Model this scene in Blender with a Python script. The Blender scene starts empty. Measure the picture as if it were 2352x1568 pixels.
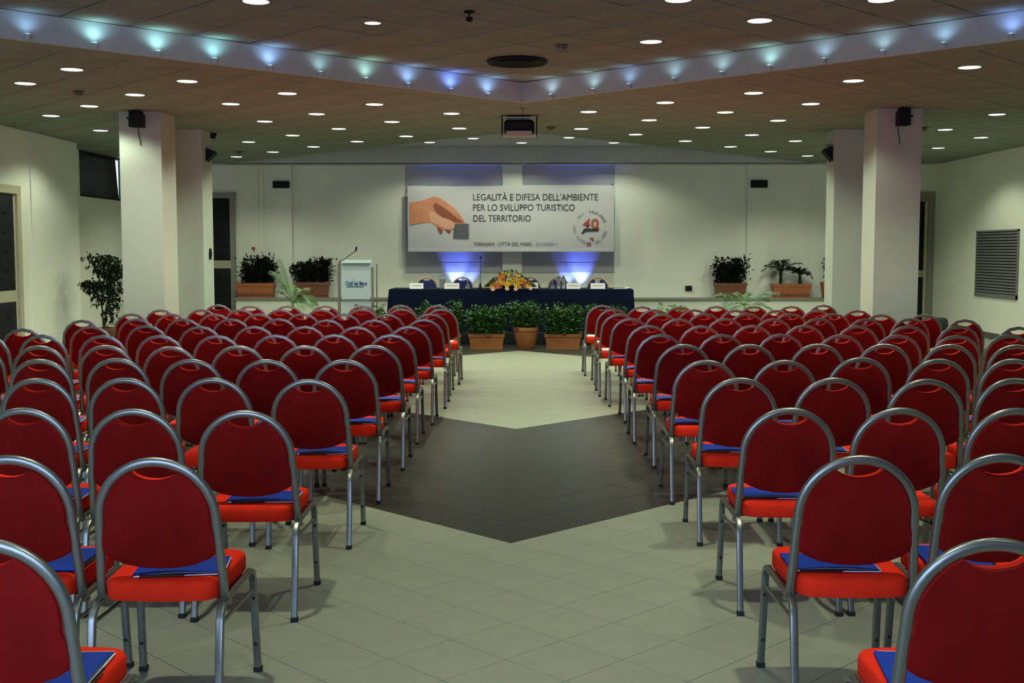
import bpy, math, random
from mathutils import Vector, Matrix
random.seed(7)
S = bpy.context.scene
COL = S.collection
PI = math.pi

# ------------------------------------------------------------------ camera
FPX, CX, CY, H = 2680.0, 1176.0, 784.0, 1.62
VX, VY = 1204.0, 575.0                      # vanishing point of the aisle in the 2352x1568 frame
fy = Vector((VX - CX, CY - VY, -FPX)).normalized()
fz = Vector((0, -fy.z, fy.y)).normalized()
fx = fy.cross(fz)
R3 = Matrix((fx, fy, fz))                   # rows: world axes in camera coordinates
cam_d = bpy.data.cameras.new('camera'); cam = bpy.data.objects.new('camera', cam_d); COL.objects.link(cam)
cam_d.sensor_width = 36; cam_d.lens = FPX / 2352 * 36
cam.matrix_world = Matrix.Translation((0, 0, H)) @ R3.to_4x4()
cam_d.clip_end = 200
S.camera = cam
def ray(px, py): return R3 @ Vector((px - CX, CY - py, -FPX))
def atz(px, py, z):
    d = ray(px, py); return Vector((0, 0, H)) + d * ((z - H) / d.z)
def aty(px, py, Y):
    d = ray(px, py); return Vector((0, 0, H)) + d * (Y / d.y)
def atx(px, py, X):
    d = ray(px, py); return Vector((0, 0, H)) + d * (X / d.x)
def inview(p, m=0.02):
    c = R3.transposed() @ (Vector(p) - Vector((0, 0, H)))
    if c.z > -0.3: return False
    x = CX - FPX * c.x / c.z; y = CY + FPX * c.y / c.z
    return -2352*m < x < 2352*(1+m) and -1568*m < y < 1568*(1+m)

# ------------------------------------------------------------------ world, exposure, daylight
S.view_settings.view_transform = 'Standard'; S.view_settings.look = 'None'
S.view_settings.gamma = 1.0; S.view_settings.use_curve_mapping = False
S.view_settings.exposure = 0.25
S.cycles.use_denoising = True
S.cycles.max_bounces = 6; S.cycles.diffuse_bounces = 3; S.cycles.glossy_bounces = 3
S.cycles.use_adaptive_sampling = True; S.cycles.adaptive_threshold = 0.03
S.cycles.sample_clamp_indirect = 4.0
w = bpy.data.worlds.new('world'); S.world = w; w.use_nodes = True
w.node_tree.nodes['Background'].inputs[0].default_value = (0.45, 0.62, 1.0, 1)
w.node_tree.nodes['Background'].inputs[1].default_value = 0.35
# daylight through the glazed front of the hall, behind the photographer
day = bpy.data.lights.new('daylight', 'AREA'); day.shape = 'RECTANGLE'; day.size = 5.0; day.size_y = 1.5
day.energy = 225; day.color = (0.42, 0.60, 1.0)
dayo = bpy.data.objects.new('daylight', day); COL.objects.link(dayo)
dayo.location = (-2.2, -1.15, 1.9); dayo.rotation_euler = (math.radians(90), 0, 0)
DOWN_W = 66.0
down = bpy.data.lights.new('downlight_lamp', 'SPOT'); down.energy = DOWN_W; down.color = (0.93, 1.0, 0.76)
down.spot_size = math.radians(141); down.spot_blend = 0.42; down.shadow_soft_size = 0.08
# raised diamond lamps: same fittings, beams narrowed so the chair backs stay dark
downh = down.copy(); downh.name = 'narrow_downlight_lamp'; downh.energy = 175.0; downh.spot_size = math.radians(86); downh.spot_blend = 1.0

# ------------------------------------------------------------------ helpers
class MB:
    def __init__(s): s.v = []; s.f = []; s.m = []
    def face(s, pts, mi=0):
        b = len(s.v); s.v += [tuple(p) for p in pts]; s.f.append(tuple(range(b, b + len(pts)))); s.m.append(mi)
    def raw(s, v, f, mi=0):
        b = len(s.v); s.v += [tuple(p) for p in v]
        for q in f: s.f.append(tuple(i + b for i in q)); s.m.append(mi)
    def box(s, x0, x1, y0, y1, z0, z1, mi=0, bev=0.0):
        if bev <= 0:
            v = [(x, y, z) for z in (z0, z1) for y in (y0, y1) for x in (x0, x1)]
            s.raw(v, [(0, 2, 3, 1), (4, 5, 7, 6), (0, 1, 5, 4), (2, 6, 7, 3), (0, 4, 6, 2), (1, 3, 7, 5)], mi)
        else:
            b = min(bev, (x1-x0)/2.01, (y1-y0)/2.01, (z1-z0)/2.01)
            s.loft([[(x0+b, y0+b, z0), (x1-b, y0+b, z0), (x1-b, y1-b, z0), (x0+b, y1-b, z0)],
                    [(x0, y0, z0+b), (x1, y0, z0+b), (x1, y1, z0+b), (x0, y1, z0+b)],
                    [(x0, y0, z1-b), (x1, y0, z1-b), (x1, y1, z1-b), (x0, y1, z1-b)],
                    [(x0+b, y0+b, z1), (x1-b, y0+b, z1), (x1-b, y1-b, z1), (x0+b, y1-b, z1)]], mi=mi)
    def loft(s, rings, mi=0, caps=True, closed=True):
        b = len(s.v); n = len(rings[0])
        for r in rings: s.v += [tuple(p) for p in r]
        for k in range(len(rings) - 1):
            for i in range(n if closed else n - 1):
                j = (i + 1) % n
                s.f.append((b + k*n + i, b + k*n + j, b + (k+1)*n + j, b + (k+1)*n + i)); s.m.append(mi)
        if caps:
            s.f.append(tuple(b + i for i in reversed(range(n)))); s.m.append(mi)
            t = b + (len(rings) - 1) * n
            s.f.append(tuple(t + i for i in range(n))); s.m.append(mi)
    def tube(s, path, ra, rb=None, n=8, up=(0, 0, 1), mi=0, taper=None, power=2.0):
        """sweep a (super)elliptic section; ra along the side axis, rb along the 'up'-like axis"""
        rb = ra if rb is None else rb; P = [Vector(p) for p in path]; up = Vector(up); rings = []
        for i, p in enumerate(P):
            t = (P[min(i+1, len(P)-1)] - P[max(i-1, 0)]).normalized()
            a = t.cross(up)
            if a.length < 1e-4: a = t.cross(Vector((1, 0, 0)))
            a.normalize(); b = a.cross(t).normalized()
            k = 1 if taper is None else taper[i]
            ring = []
            for q in range(n):
                c, d = math.cos(2*PI*(q+.5)/n), math.sin(2*PI*(q+.5)/n)
                c = math.copysign(abs(c)**(2/power), c); d = math.copysign(abs(d)**(2/power), d)
                ring.append(p + a*(ra*k*c) + b*(rb*k*d))
            rings.append(ring)
        s.loft(rings, mi)
    def lathe(s, prof, n=20, c=(0, 0, 0), mi=0, caps=True):
        s.loft([[(c[0] + r*math.cos(2*PI*i/n), c[1] + r*math.sin(2*PI*i/n), c[2] + z) for i in range(n)] for r, z in prof], mi, caps)
    def prism(s, poly, z0, z1, mi=0):
        s.loft([[(x, y, z0) for x, y in poly], [(x, y, z1) for x, y in poly]], mi)
    def plate(s, poly, y0, y1, mi=0):          # polygon given as (x,z), thickness along y
        s.loft([[(x, y1, z) for x, z in poly], [(x, y0, z) for x, z in poly]], mi)
    def mesh(s, name, mats, smooth=False):
        me = bpy.data.meshes.new(name); me.from_pydata(s.v, [], s.f)
        for m in (mats if isinstance(mats, (list, tuple)) else [mats]): me.materials.append(m)
        if len(me.materials) > 1: me.polygons.foreach_set('material_index', s.m)
        if smooth:
            me.polygons.foreach_set('use_smooth', [True]*len(me.polygons))
            try: me.set_sharp_from_angle(angle=math.radians(smooth if smooth is not True else 40))
            except Exception: pass
        me.update(); return me
    def build(s, name, mats, parent=None, loc=(0, 0, 0), smooth=False):
        return link(s.mesh(name, mats, smooth), name, parent, loc)

def link(me, name, parent=None, loc=(0, 0, 0), rot=None):
    o = bpy.data.objects.new(name, me); COL.objects.link(o)
    if parent is not None: o.parent = parent
    o.location = loc
    if rot: o.rotation_euler = rot
    return o
def tag(o, label=None, cat=None, group=None, kind=None):
    if label: o['label'] = label
    if cat: o['category'] = cat
    if group: o['group'] = group
    if kind: o['kind'] = kind
    return o
def thing(name, label, cat, loc=(0, 0, 0), rz=0, group=None):
    o = bpy.data.objects.new(name, None); COL.objects.link(o); o.empty_display_size = .1
    o.location = loc; o.rotation_euler = (0, 0, rz)
    return tag(o, label, cat, group)
def copy_tree(o, parent=None):
    c = o.copy(); COL.objects.link(c)
    if parent is not None: c.parent = parent
    for ch in o.children: copy_tree(ch, c)
    return c
def struct(o): o['kind'] = 'structure'; return o

def mat(name, col, rough=0.6, metal=0.0, noise=0.0, nscale=20.0, bump=0.0, bscale=60.0, spec=0.5, emit=None, estr=0.0,
        trans=0.0, island=0.0, coat=0.0, sheen=0.0, detail=4.0, alpha=1.0):
    m = bpy.data.materials.new(name); m.use_nodes = True
    nt = m.node_tree; b = nt.nodes['Principled BSDF']; L = nt.links
    c4 = (*col, 1)
    b.inputs['Base Color'].default_value = c4; b.inputs['Roughness'].default_value = rough
    b.inputs['Metallic'].default_value = metal; b.inputs['Specular IOR Level'].default_value = spec
    b.inputs['Transmission Weight'].default_value = trans; b.inputs['Coat Weight'].default_value = coat
    b.inputs['Sheen Weight'].default_value = sheen; b.inputs['Alpha'].default_value = alpha
    if emit: b.inputs['Emission Color'].default_value = (*emit, 1); b.inputs['Emission Strength'].default_value = estr
    tc = nt.nodes.new('ShaderNodeTexCoord')
    if noise > 0 or island > 0:
        mul = nt.nodes.new('ShaderNodeMix'); mul.data_type = 'RGBA'; mul.blend_type = 'MULTIPLY'
        mul.inputs[0].default_value = 1.0; mul.inputs[6].default_value = c4
        mr = nt.nodes.new('ShaderNodeMapRange')
        if island > 0:
            g = nt.nodes.new('ShaderNodeNewGeometry'); L.new(g.outputs['Random Per Island'], mr.inputs[0]); k = island
        else:
            t = nt.nodes.new('ShaderNodeTexNoise'); t.inputs['Scale'].default_value = nscale; t.inputs['Detail'].default_value = detail
            L.new(tc.outputs['Object'], t.inputs['Vector']); L.new(t.outputs['Fac'], mr.inputs[0]); k = noise
            mr.inputs[1].default_value = .25; mr.inputs[2].default_value = .75
        mr.inputs[3].default_value = 1 - k; mr.inputs[4].default_value = 1 + k
        cb = nt.nodes.new('ShaderNodeCombineColor')
        for i in range(3): L.new(mr.outputs[0], cb.inputs[i])
        L.new(cb.outputs[0], mul.inputs[7]); L.new(mul.outputs[2], b.inputs['Base Color'])
    if bump > 0:
        t2 = nt.nodes.new('ShaderNodeTexNoise'); t2.inputs['Scale'].default_value = bscale; t2.inputs['Detail'].default_value = 3
        bp = nt.nodes.new('ShaderNodeBump'); bp.inputs['Strength'].default_value = bump; bp.inputs['Distance'].default_value = .01
        L.new(tc.outputs['Object'], t2.inputs['Vector']); L.new(t2.outputs['Fac'], bp.inputs['Height']); L.new(bp.outputs[0], b.inputs['Normal'])
    return m

M = {}
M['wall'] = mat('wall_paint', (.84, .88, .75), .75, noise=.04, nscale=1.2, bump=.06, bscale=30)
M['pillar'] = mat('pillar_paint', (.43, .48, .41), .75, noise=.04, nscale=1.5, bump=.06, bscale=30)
M['niche'] = mat('niche_board', (.44, .45, .46), .6, noise=.03, nscale=2)
M['fascia'] = mat('fascia_paint', (.48, .54, .51), .55, noise=.05, nscale=2)
M['plaster'] = mat('ceiling_plaster', (.50, .53, .52), .7, noise=.04, nscale=2)
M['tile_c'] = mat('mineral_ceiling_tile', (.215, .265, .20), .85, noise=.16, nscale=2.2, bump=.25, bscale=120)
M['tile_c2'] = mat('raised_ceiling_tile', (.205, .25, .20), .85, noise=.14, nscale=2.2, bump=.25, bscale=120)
M['grid'] = mat('ceiling_joint', (.025, .024, .018), .8)
M['lip'] = mat('cove_lip', (.22, .25, .19), .7, noise=.05)
M['grout'] = mat('floor_grout', (.10, .10, .08), .8)
M['tile_f'] = mat('beige_floor_tile', (.275, .285, .215), .40, noise=.07, nscale=5, bump=.03, bscale=40, spec=.22)
M['tile_d'] = mat('black_floor_tile', (.032, .033, .026), .36, noise=.25, nscale=14, bump=.03, bscale=60, spec=.25, detail=6)
M['black'] = mat('black_plastic', (.008, .008, .009), .6, spec=.2)
M['soft_black'] = mat('black_vinyl', (.012, .013, .014), .6, bump=.1, bscale=40, spec=.2)
M['cream'] = mat('cream_lacquer', (.50, .47, .33), .5, noise=.04)
M['grey_frame'] = mat('grey_door_frame', (.26, .27, .22), .5)
M['red'] = mat('red_fabric', (.84, .030, .010), .85, noise=.10, nscale=9, bump=.18, bscale=220, spec=.08)
M['redback_shaded'] = mat('red_fabric_shaded', (.20, .006, .005), .85, noise=.18, nscale=7, bump=.18, bscale=220, spec=.08)  # darker copy of the red fabric: shade on the backs put into colour
M['alu'] = mat('silver_painted_tube', (.25, .26, .23), .36, metal=.88, noise=.05)
M['rubber'] = mat('black_rubber', (.01, .01, .01), .7)
M['bluefab'] = mat('blue_fabric', (.012, .02, .15), .8, bump=.15, bscale=200)
M['gold'] = mat('gold_tube', (.62, .36, .18), .35, metal=.7)
M['folder'] = mat('blue_folder_card', (.008, .045, .36), .5, noise=.05, spec=.2)
M['paper'] = mat('white_paper', (.80, .80, .78), .6)
M['pen'] = mat('black_pen', (.01, .01, .012), .3)
M['chrome'] = mat('chrome', (.75, .75, .75), .15, metal=1)
M['terra'] = mat('terracotta', (.42, .13, .045), .7, noise=.15, nscale=6, bump=.05)
M['terra_f'] = mat('floor_terracotta', (.22, .085, .028), .75, noise=.15, nscale=6, bump=.05, spec=.2)
M['terra_d'] = mat('dark_terracotta', (.20, .07, .035), .7, noise=.15, nscale=6)
M['soil'] = mat('soil', (.02, .015, .01), .95)
M['leaf'] = mat('green_leaf', (.035, .12, .016), .4, island=.85)
M['leaf_d'] = mat('dark_leaf', (.010, .022, .008), .8, spec=.15, island=.7)
M['leaf_l'] = mat('light_leaf', (.12, .26, .05), .4, island=.6)
M['palm'] = mat('palm_leaf', (.032, .12, .013), .55, island=.6)
M['bark'] = mat('bark', (.05, .035, .02), .9)
M['cloth'] = mat('blue_tablecloth', (.0012, .005, .020), .75, noise=.1, nscale=3, spec=.10)
M['stone'] = mat('grey_stone_cap', (.24, .24, .19), .5, noise=.1)
M['banner'] = mat('banner_vinyl', (.52, .525, .53), .5, noise=.02, nscale=2, bump=.12, bscale=2.5)
M['ink'] = mat('dark_ink', (.03, .032, .035), .6)
M['ink2'] = mat('grey_ink', (.18, .18, .19), .6)
M['skin'] = mat('printed_skin', (.62, .24, .13), .6, noise=.12, nscale=6)
M['skin_d'] = mat('printed_skin_dark', (.26, .07, .035), .6, noise=.15, nscale=9)
M['skin_l'] = mat('printed_skin_light', (.70, .36, .24), .6)
M['chip'] = mat('printed_grey_card', (.10, .105, .12), .6, noise=.3, nscale=14)
M['orange_r'] = mat('printed_red', (.45, .06, .035), .6)
M['olive'] = mat('printed_olive', (.22, .18, .03), .6)
M['logo_blue'] = mat('printed_blue', (.012, .05, .16), .5)
M['acryl'] = mat('frosted_acrylic', (.62, .74, .76), .3, trans=.35, spec=.5)
M['glass'] = mat('clear_glass', (.85, .92, .95), .05, trans=.9)
M['steel'] = mat('brushed_steel', (.36, .36, .33), .35, metal=.8)
M['grille'] = mat('grille_metal', (.22, .225, .23), .45, metal=.3)
M['dark'] = mat('dark_void', (.006, .006, .007), .8)
M['lens'] = mat('lamp_lens', (.9, .9, .85), .4, emit=(1.0, .98, .86), estr=2.2)
M['ring'] = mat('lamp_trim_ring', (.10, .09, .075), .4)
M['sky'] = mat('daylit_pane', (.2, .4, .8), .3, emit=(.62, .80, 1.0), estr=3.5)
M['blind'] = mat('blackout_blind', (.012, .012, .013), .38, bump=.15, bscale=4)
M['yellow'] = mat('yellow_petal', (.75, .47, .02), .5)
M['orange'] = mat('orange_petal', (.75, .18, .03), .5)
M['pink'] = mat('pale_petal', (.75, .48, .36), .5)
M['redext'] = mat('extinguisher_red', (.12, .01, .01), .35)
M['signred'] = mat('sign_red', (.35, .05, .03), .6)
M['base'] = mat('dark_skirting', (.10, .10, .085), .5)
M['stool'] = mat('dark_grey_green_fabric', (.022, .028, .022), .9)
M['projgrey'] = mat('projector_grey', (.40, .40, .34), .5)

# ------------------------------------------------------------------ geometry of the room
ZC, ZR, ZR2 = 3.41, 3.645, 3.755
XL, XR, YB, YF = -7.5, 8.6, 24.7, -1.4
XL2 = -7.95                                  # the left wall steps back beyond the door
A = (-.02, 14.36)                            # back corner of the raised diamond
B = (-.09, 17.75); SB = 1.07                 # front corner of the plaster bay before the stage
YBAY = 24.25

# ---- floor
floor = MB(); floor.box(-8.6, 9.2, -4.6, 25.2, -.2, -.004)
floor = struct(floor.build('floor', M['grout']))
U0, V0, TS = 4.457, 4.56, .327
r2 = math.sqrt(.5)
def uv2xy(u, v): return ((u - v) * r2, (u + v) * r2)
tiles = []
for i in range(-26, 62):
    for j in range(-26, 62):
        u, v = U0 + (i + .5) * TS, V0 + (j + .5) * TS
        x, y = uv2xy(u, v)
        if not (-8.05 < x < 8.6 and -4.0 < y < 24.6): continue
        ring = 0 <= i < 36 and 0 <= j < 36 and not (9 <= i < 27 and 9 <= j < 27)
        tiles.append((x, y, ring, i, j))
def tile_pts(x, y, h=TS/2 - .0016, z=0.0, ins=.0014):
    o = []
    for k, (zz, hh) in enumerate(((z - .006, h), (z - .001, h), (z, h - ins))):
        o.append([(x + (a - b) * hh * r2, y + (a + b) * hh * r2, zz) for a, b in ((-1, -1), (1, -1), (1, 1), (-1, 1))])
    return o
def add_tile(mb, x, y, mi=0):
    r = tile_pts(x, y); b = len(mb.v)
    for q in r: mb.v += q
    for k in range(2):
        for i in range(4):
            j = (i + 1) % 4; mb.f.append((b+k*4+i, b+k*4+j, b+k*4+4+j, b+k*4+4+i)); mb.m.append(mi)
    mb.f.append((b+8, b+9, b+10, b+11)); mb.m.append(mi)
mbt = MB(); add_tile(mbt, 0, 0); tm_b = mbt.mesh('tile', M['tile_f'])
mbt = MB(); add_tile(mbt, 0, 0); tm_d = mbt.mesh('tile', M['tile_d'])
# tiles in sight, nearest first; chairs hide the ones out to the sides
vis = [t for t in tiles if inview((t[0], t[1], 0), .0) and abs(t[0] + .02) < 2.0 + .02 * t[1]]
vis.sort(key=lambda t: t[1])
solo = set((t[3], t[4]) for t in vis[:290])
field = MB()
for x, y, ring, i, j in tiles:
    if (i, j) in solo: link(tm_d if ring else tm_b, 'tile', floor, (x, y, 0))
    else: add_tile(field, x, y, 1 if ring else 0)
o = field.build('tile_field', [M['tile_f'], M['tile_d']], floor); o['kind'] = 'stuff'

# ---- ceilings
def half(poly, nx, ny, c):                   # keep nx*x+ny*y >= c
    out = []
    for k in range(len(poly)):
        p, q = poly[k], poly[(k+1) % len(poly)]
        dp, dq = nx*p[0] + ny*p[1] - c, nx*q[0] + ny*q[1] - c
        if dp >= 0: out.append(p)
        if (dp >= 0) != (dq >= 0):
            t = dp / (dp - dq); out.append((p[0] + (q[0]-p[0])*t, p[1] + (q[1]-p[1])*t))
    return out
slab = MB()
low = [(-8.6, A[1] + .045 - (A[0] + 8.6)), (A[0], A[1] + .045), (9.2, A[1] + .045 - (9.2 - A[0])), (9.2, YBAY), (B[0] + (YBAY - B[1]) / SB, YBAY), B, (B[0] - (YBAY - B[1]) / SB, YBAY), (-8.6, YBAY)]
slab.prism(low, ZC + .006, ZC + .05); slab.box(-8.6, 9.2, YBAY + .05, 25.2, ZC + .006, ZC + .05)
hi = [(-8.6, -4.6), (9.2, -4.6), (9.2, A[1] - (9.2 - A[0]) + .05), (A[0], A[1] + .05), (-8.6, A[1] - (A[0] + 8.6) + .05)]
slab.prism(hi, ZR + .006, ZR + .05)
ceil = struct(slab.build('ceiling', M['grid']))
def tile_down(poly, z, th=.008, gap=.011):
    cx = sum(p[0] for p in poly)/len(poly); cy = sum(p[1] for p in poly)/len(poly)
    def sc(d):
        r = []
        for x, y in poly:
            l = math.hypot(x-cx, y-cy) or 1; r.append((cx + (x-cx)*(1 - d/l), cy + (y-cy)*(1 - d/l)))
        return r
    m = MB(); a, b = sc(gap), sc(gap + .006)
    m.loft([[(x, y, z + th) for x, y in a], [(x, y, z + .003) for x, y in a], [(x, y, z) for x, y in b]], caps=False)
    m.f.append(tuple(2*len(poly) + i for i in range(len(poly)))); m.m.append(0)
    return m
ca, cb = .4475, .487                         # tile half diagonals of the low ceiling
low_t = []
for n in range(-14, 24):
    for d in range(-24, 25):
        if (n + d) % 2: continue
        x, y = -.96 + ca * d, 15.45 + cb * n
        full = [(x, y - cb), (x + ca, y), (x, y + cb), (x - ca, y)]
        for side in (0, 1):
            p = full
            if min(q[0] for q in p) < A[0] < max(q[0] for q in p): p = half(p, -1 if side == 0 else 1, 0, -A[0] if side == 0 else A[0])
            elif side: continue
            if len(p) < 3: continue
            mx = sum(q[0] for q in p)/len(p); sg = -1 if mx < A[0] else 1
            p = half(p, sg*1.0, 1.0, sg*A[0] + A[1] + .43)               # beyond the cove lip
            if len(p) > 2: p = half(p, sg*SB, -1.0, sg*SB*B[0] - B[1] - (.01))    # before the plaster bay
            for a in ((0, -1, -24.66), (1, 0, XL2), (-1, 0, -XR)):
                if len(p) > 2: p = half(p, *a)
            if len(p) < 3: continue
            ar = abs(sum(p[k][0]*p[(k+1) % len(p)][1] - p[(k+1) % len(p)][0]*p[k][1] for k in range(len(p))))/2
            if ar < .02: continue
            low_t.append((mx, sum(q[1] for q in p)/len(p), p, abs(ar - 2*ca*cb) < 1e-4))
low_t.sort(key=lambda t: (not inview((t[0], t[1], ZC), .01), t[1]))
whole = tile_down([(0, -cb), (ca, 0), (0, cb), (-ca, 0)], 0).mesh('ceiling_tile', M['tile_c'])
rest = MB()
for k, (x, y, p, fullq) in enumerate(low_t):
    if k < 255 and inview((x, y, ZC), .01):
        if fullq: link(whole, 'ceiling_tile', ceil, (x, y, ZC))
        else: tile_down([(a - x, b - y) for a, b in p], 0).build('ceiling_tile', M['tile_c'], ceil, (x, y, ZC))
    else:
        t = tile_down(p, ZC); rest.raw(t.v, t.f)
o = rest.build('ceiling_tile_field', M['tile_c'], ceil); o['kind'] = 'stuff'
# tiles of the raised diamond
rest = MB(); nh = 0; T2 = .632
whole2 = tile_down([(0, -T2*r2), (T2*r2, 0), (0, T2*r2), (-T2*r2, 0)], 0).mesh('ceiling_tile', M['tile_c2'])
for i in range(-22, 20):
    for j in range(-22, 20):
        x, y = uv2xy(6.31 + (i + .5)*T2, 7.04 + (j + .5)*T2)
        p = [(x, y - T2*r2), (x + T2*r2, y), (x, y + T2*r2), (x - T2*r2, y)]
        for a in ((0, 1, -4.0), (1, 0, XL), (-1, 0, -XR), (-1, -1, -(A[0] + A[1] - .05)), (1, -1, A[0] - A[1] + .05)):
            if len(p) > 2: p = half(p, *a)
        if len(p) < 3: continue
        ar = abs(sum(p[k][0]*p[(k+1) % len(p)][1] - p[(k+1) % len(p)][0]*p[k][1] for k in range(len(p))))/2
        if ar < .01: continue
        mx, my = sum(q[0] for q in p)/len(p), sum(q[1] for q in p)/len(p)
        if inview((mx, my, ZR), .015) and y > 8:
            nh += 1
            if abs(ar - T2*T2) < 1e-4: o = link(whole2, 'ceiling_tile', ceil, (mx, my, ZR))
            else: o = tile_down([(a - mx, b - my) for a, b in p], 0).build('ceiling_tile', M['tile_c2'], ceil, (mx, my, ZR))
            random.seed(i*97 + j); o.rotation_euler = (random.uniform(-.010, .010), random.uniform(-.010, .010), 0)
        else:
            t = tile_down(p, ZR); rest.raw(t.v, t.f)
o = rest.build('ceiling_tile_field', M['tile_c2'], ceil); o['kind'] = 'stuff'
random.seed(7)
# fascia of the diamond, with its lip under the low ceiling
m = MB(); Lx = 8.4
def vband(ax, ay, off0, off1, z0, z1, x0=XL, x1=XR, s=1.0):
    for xe in (x0, x1):
        ye = -abs(xe - ax) * s
        m.loft([[(ax, ay + off0, z0), (xe, ay + ye + off0, z0), (xe, ay + ye + off1, z0), (ax, ay + off1, z0)],
                [(ax, ay + off0, z1), (xe, ay + ye + off0, z1), (xe, ay + ye + off1, z1), (ax, ay + off1, z1)]])
vband(A[0], A[1], 0, .05, ZC - .002, ZR + .004)
struct(m.build('trim_1', M['fascia']))
m = MB(); vband(A[0], A[1], .05, .43, ZC - .004, ZC + .005); struct(m.build('trim_2', M['lip']))
# plaster bay: its ceiling, its lips and the cross beam at the back
m = MB(); bw = (YBAY - B[1]) / SB
m.prism([B, (B[0] + bw, YBAY), (B[0] - bw, YBAY)], ZR2, ZR2 + .05)
for s in (-1, 1):
    m.loft([[(B[0], B[1], ZC), (B[0] + s*bw, YBAY, ZC), (B[0] + s*bw, YBAY - .03, ZC), (B[0], B[1] - .03, ZC)],
            [(B[0], B[1], ZR2), (B[0] + s*bw, YBAY, ZR2), (B[0] + s*bw, YBAY - .03, ZR2), (B[0], B[1] - .03, ZR2)]])
bay = m.build('ceiling_bay', M['plaster']); struct(bay)
m = MB(); m.box(B[0] - bw, B[0] + bw, YBAY, YBAY + .06, ZC - .01, ZR2 + .02); m.box(-7.9, XR, YBAY, YB, ZC - .012, ZC + .004)
struct(m.build('beam', M['fascia']))

# ---- walls
n0, n1 = aty(933, 623, YB), aty(1153, 374, YB); q0, q1 = aty(1200, 623, YB), aty(1411, 374, YB)
m = MB()
zt = ZC + .03; zn = n0.z
m.box(XL2 - .2, n0.x, YB, YB + .3, -.1, zt); m.box(q1.x, XR + .3, YB, YB + .3, -.1, zt)
m.box(n1.x, q0.x, YB, YB + .3, zn, zt); m.box(n0.x, q1.x, YB, YB + .3, -.1, zn)
def pil(x0, x1, dep=.07):
    a, b = aty(x0, 550, YB - dep).x, aty(x1, 550, YB - dep).x
    m.box(a, b, YB - dep, YB + .01, -.1, zt)
pil(629, 671); pil(1716, 1763); pil(1154, 1199, .06)
wb = struct(m.build('wall_back', M['wall']))
m = MB(); m.box(n0.x - .01, n1.x, YB - .015, YB + .2, zn - .02, zt - .03); m.box(q0.x, q1.x + .01, YB - .015, YB + .2, zn - .02, zt - .03)
zs = aty(1000, 603, YB + .1).z
m.box(n0.x, n1.x, YB - .019, YB - .01, zn - .02, zs); m.box(q0.x, q1.x, YB - .019, YB - .01, zn - .02, zs)
niche = m.build('niche_panel', M['niche'], wb)
m = MB()
for px in (592, 604):
    p = aty(px, 500, YB - .02); m.box(p.x - .015, p.x + .015, YB - .02, YB + .005, .7, ZC)
struct(m.build('trim_3', M['wall']))
# left wall in two planes
YS = atx(181, 500, XL).y
m = MB(); m.box(XL - .3, XL, YF, YS, -.1, zt)
p0, p1 = atx(78, 500, XL + .05).y, atx(113, 500, XL + .05).y
m.box(XL - .01, XL + .02, p0, p1, -.1, zt)
w0, w1 = atx(184, 450, XL2), atx(282, 462, XL2); wz1 = atx(184, 340, XL2).z
wy0, wy1, wz0 = w0.y, w1.y + .1, w0.z
m.box(XL2 - .3, XL2, YS - .3, wy0, -.1, zt); m.box(XL2 - .3, XL2, wy1, YB, -.1, zt)
m.box(XL2 - .3, XL2, wy0, wy1, -.1, wz0); m.box(XL2 - .3, XL2, wy0, wy1, wz1, zt)
struct(m.build('wall_left', M['wall']))
m = MB(); m.box(XR, XR + .3, YF, YB + .3, -.1, zt); struct(m.build('wall_right', M['wall']))
m = MB()
m.box(XL - .3, XR + .3, YF - .2, YF, -.1, 1.0); m.box(XL - .3, XR + .3, YF - .2, YF, 2.75, ZR + .1)
m.box(XL - .3, -4.2, YF - .2, YF, 1.0, 2.75); m.box(5.4, XR + .3, YF - .2, YF, 1.0, 2.75)
struct(m.build('wall_front', M['base']))
m = MB()
for y0, y1, x in ((YF, YS, XL), (YS + .02, YB, XL2)): m.box(x, x + .015, y0, y1, 0, .11)
struct(m.build('baseboard_left', M['base']))
m = MB(); m.box(XR - .015, XR, YF, YB, 0, .11); struct(m.build('baseboard_right', M['base']))
# the high window with its blackout blind
win = thing('window_1', None, None, (XL2, (wy0 + wy1)/2, wz0)); struct(win)
hw, hh = (wy1 - wy0)/2, wz1 - wz0
m = MB()
for a in ((-hw, hw, 0, .04), (-hw, hw, hh - .04, hh), (-hw, -hw + .04, 0, hh), (hw - .04, hw, 0, hh)): m.box(-.10, -.02, a[0], a[1], a[2], a[3])
m.build('window_frame', M['black'], win)
m = MB(); m.box(-.14, -.125, -hw, hw, 0, hh); m.build('window_pane', M['sky'], win)
m = MB(); ge = atx(260.5, 420, XL2 - .07).y - (wy0 + wy1)/2                       # the blind stops short and its free edge curls
ring = []
for k in range(13):
    t = k/12; y = -hw + .01 + (ge + hw - .01)*t
    ring.append((-.07 + (0 if t < .7 else .10*((t-.7)/.3)**2), y))
m.loft([[(x, y, .01) for x, y in ring] + [(x - .01, y, .01) for x, y in reversed(ring)],
        [(x - .03*(y > .3), y - .10*max(0, (y/hw)), hh - .05) for x, y in ring] + [(x - .04*(y > .3), y - .10*max(0, (y/hw)), hh - .05) for x, y in reversed(ring)]])
m.build('blind', M['blind'], win, smooth=30)
m = MB(); m.box(-.06, .03, -hw, hw, hh - .07, hh); m.build('blind_housing', M['black'], win)

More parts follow.
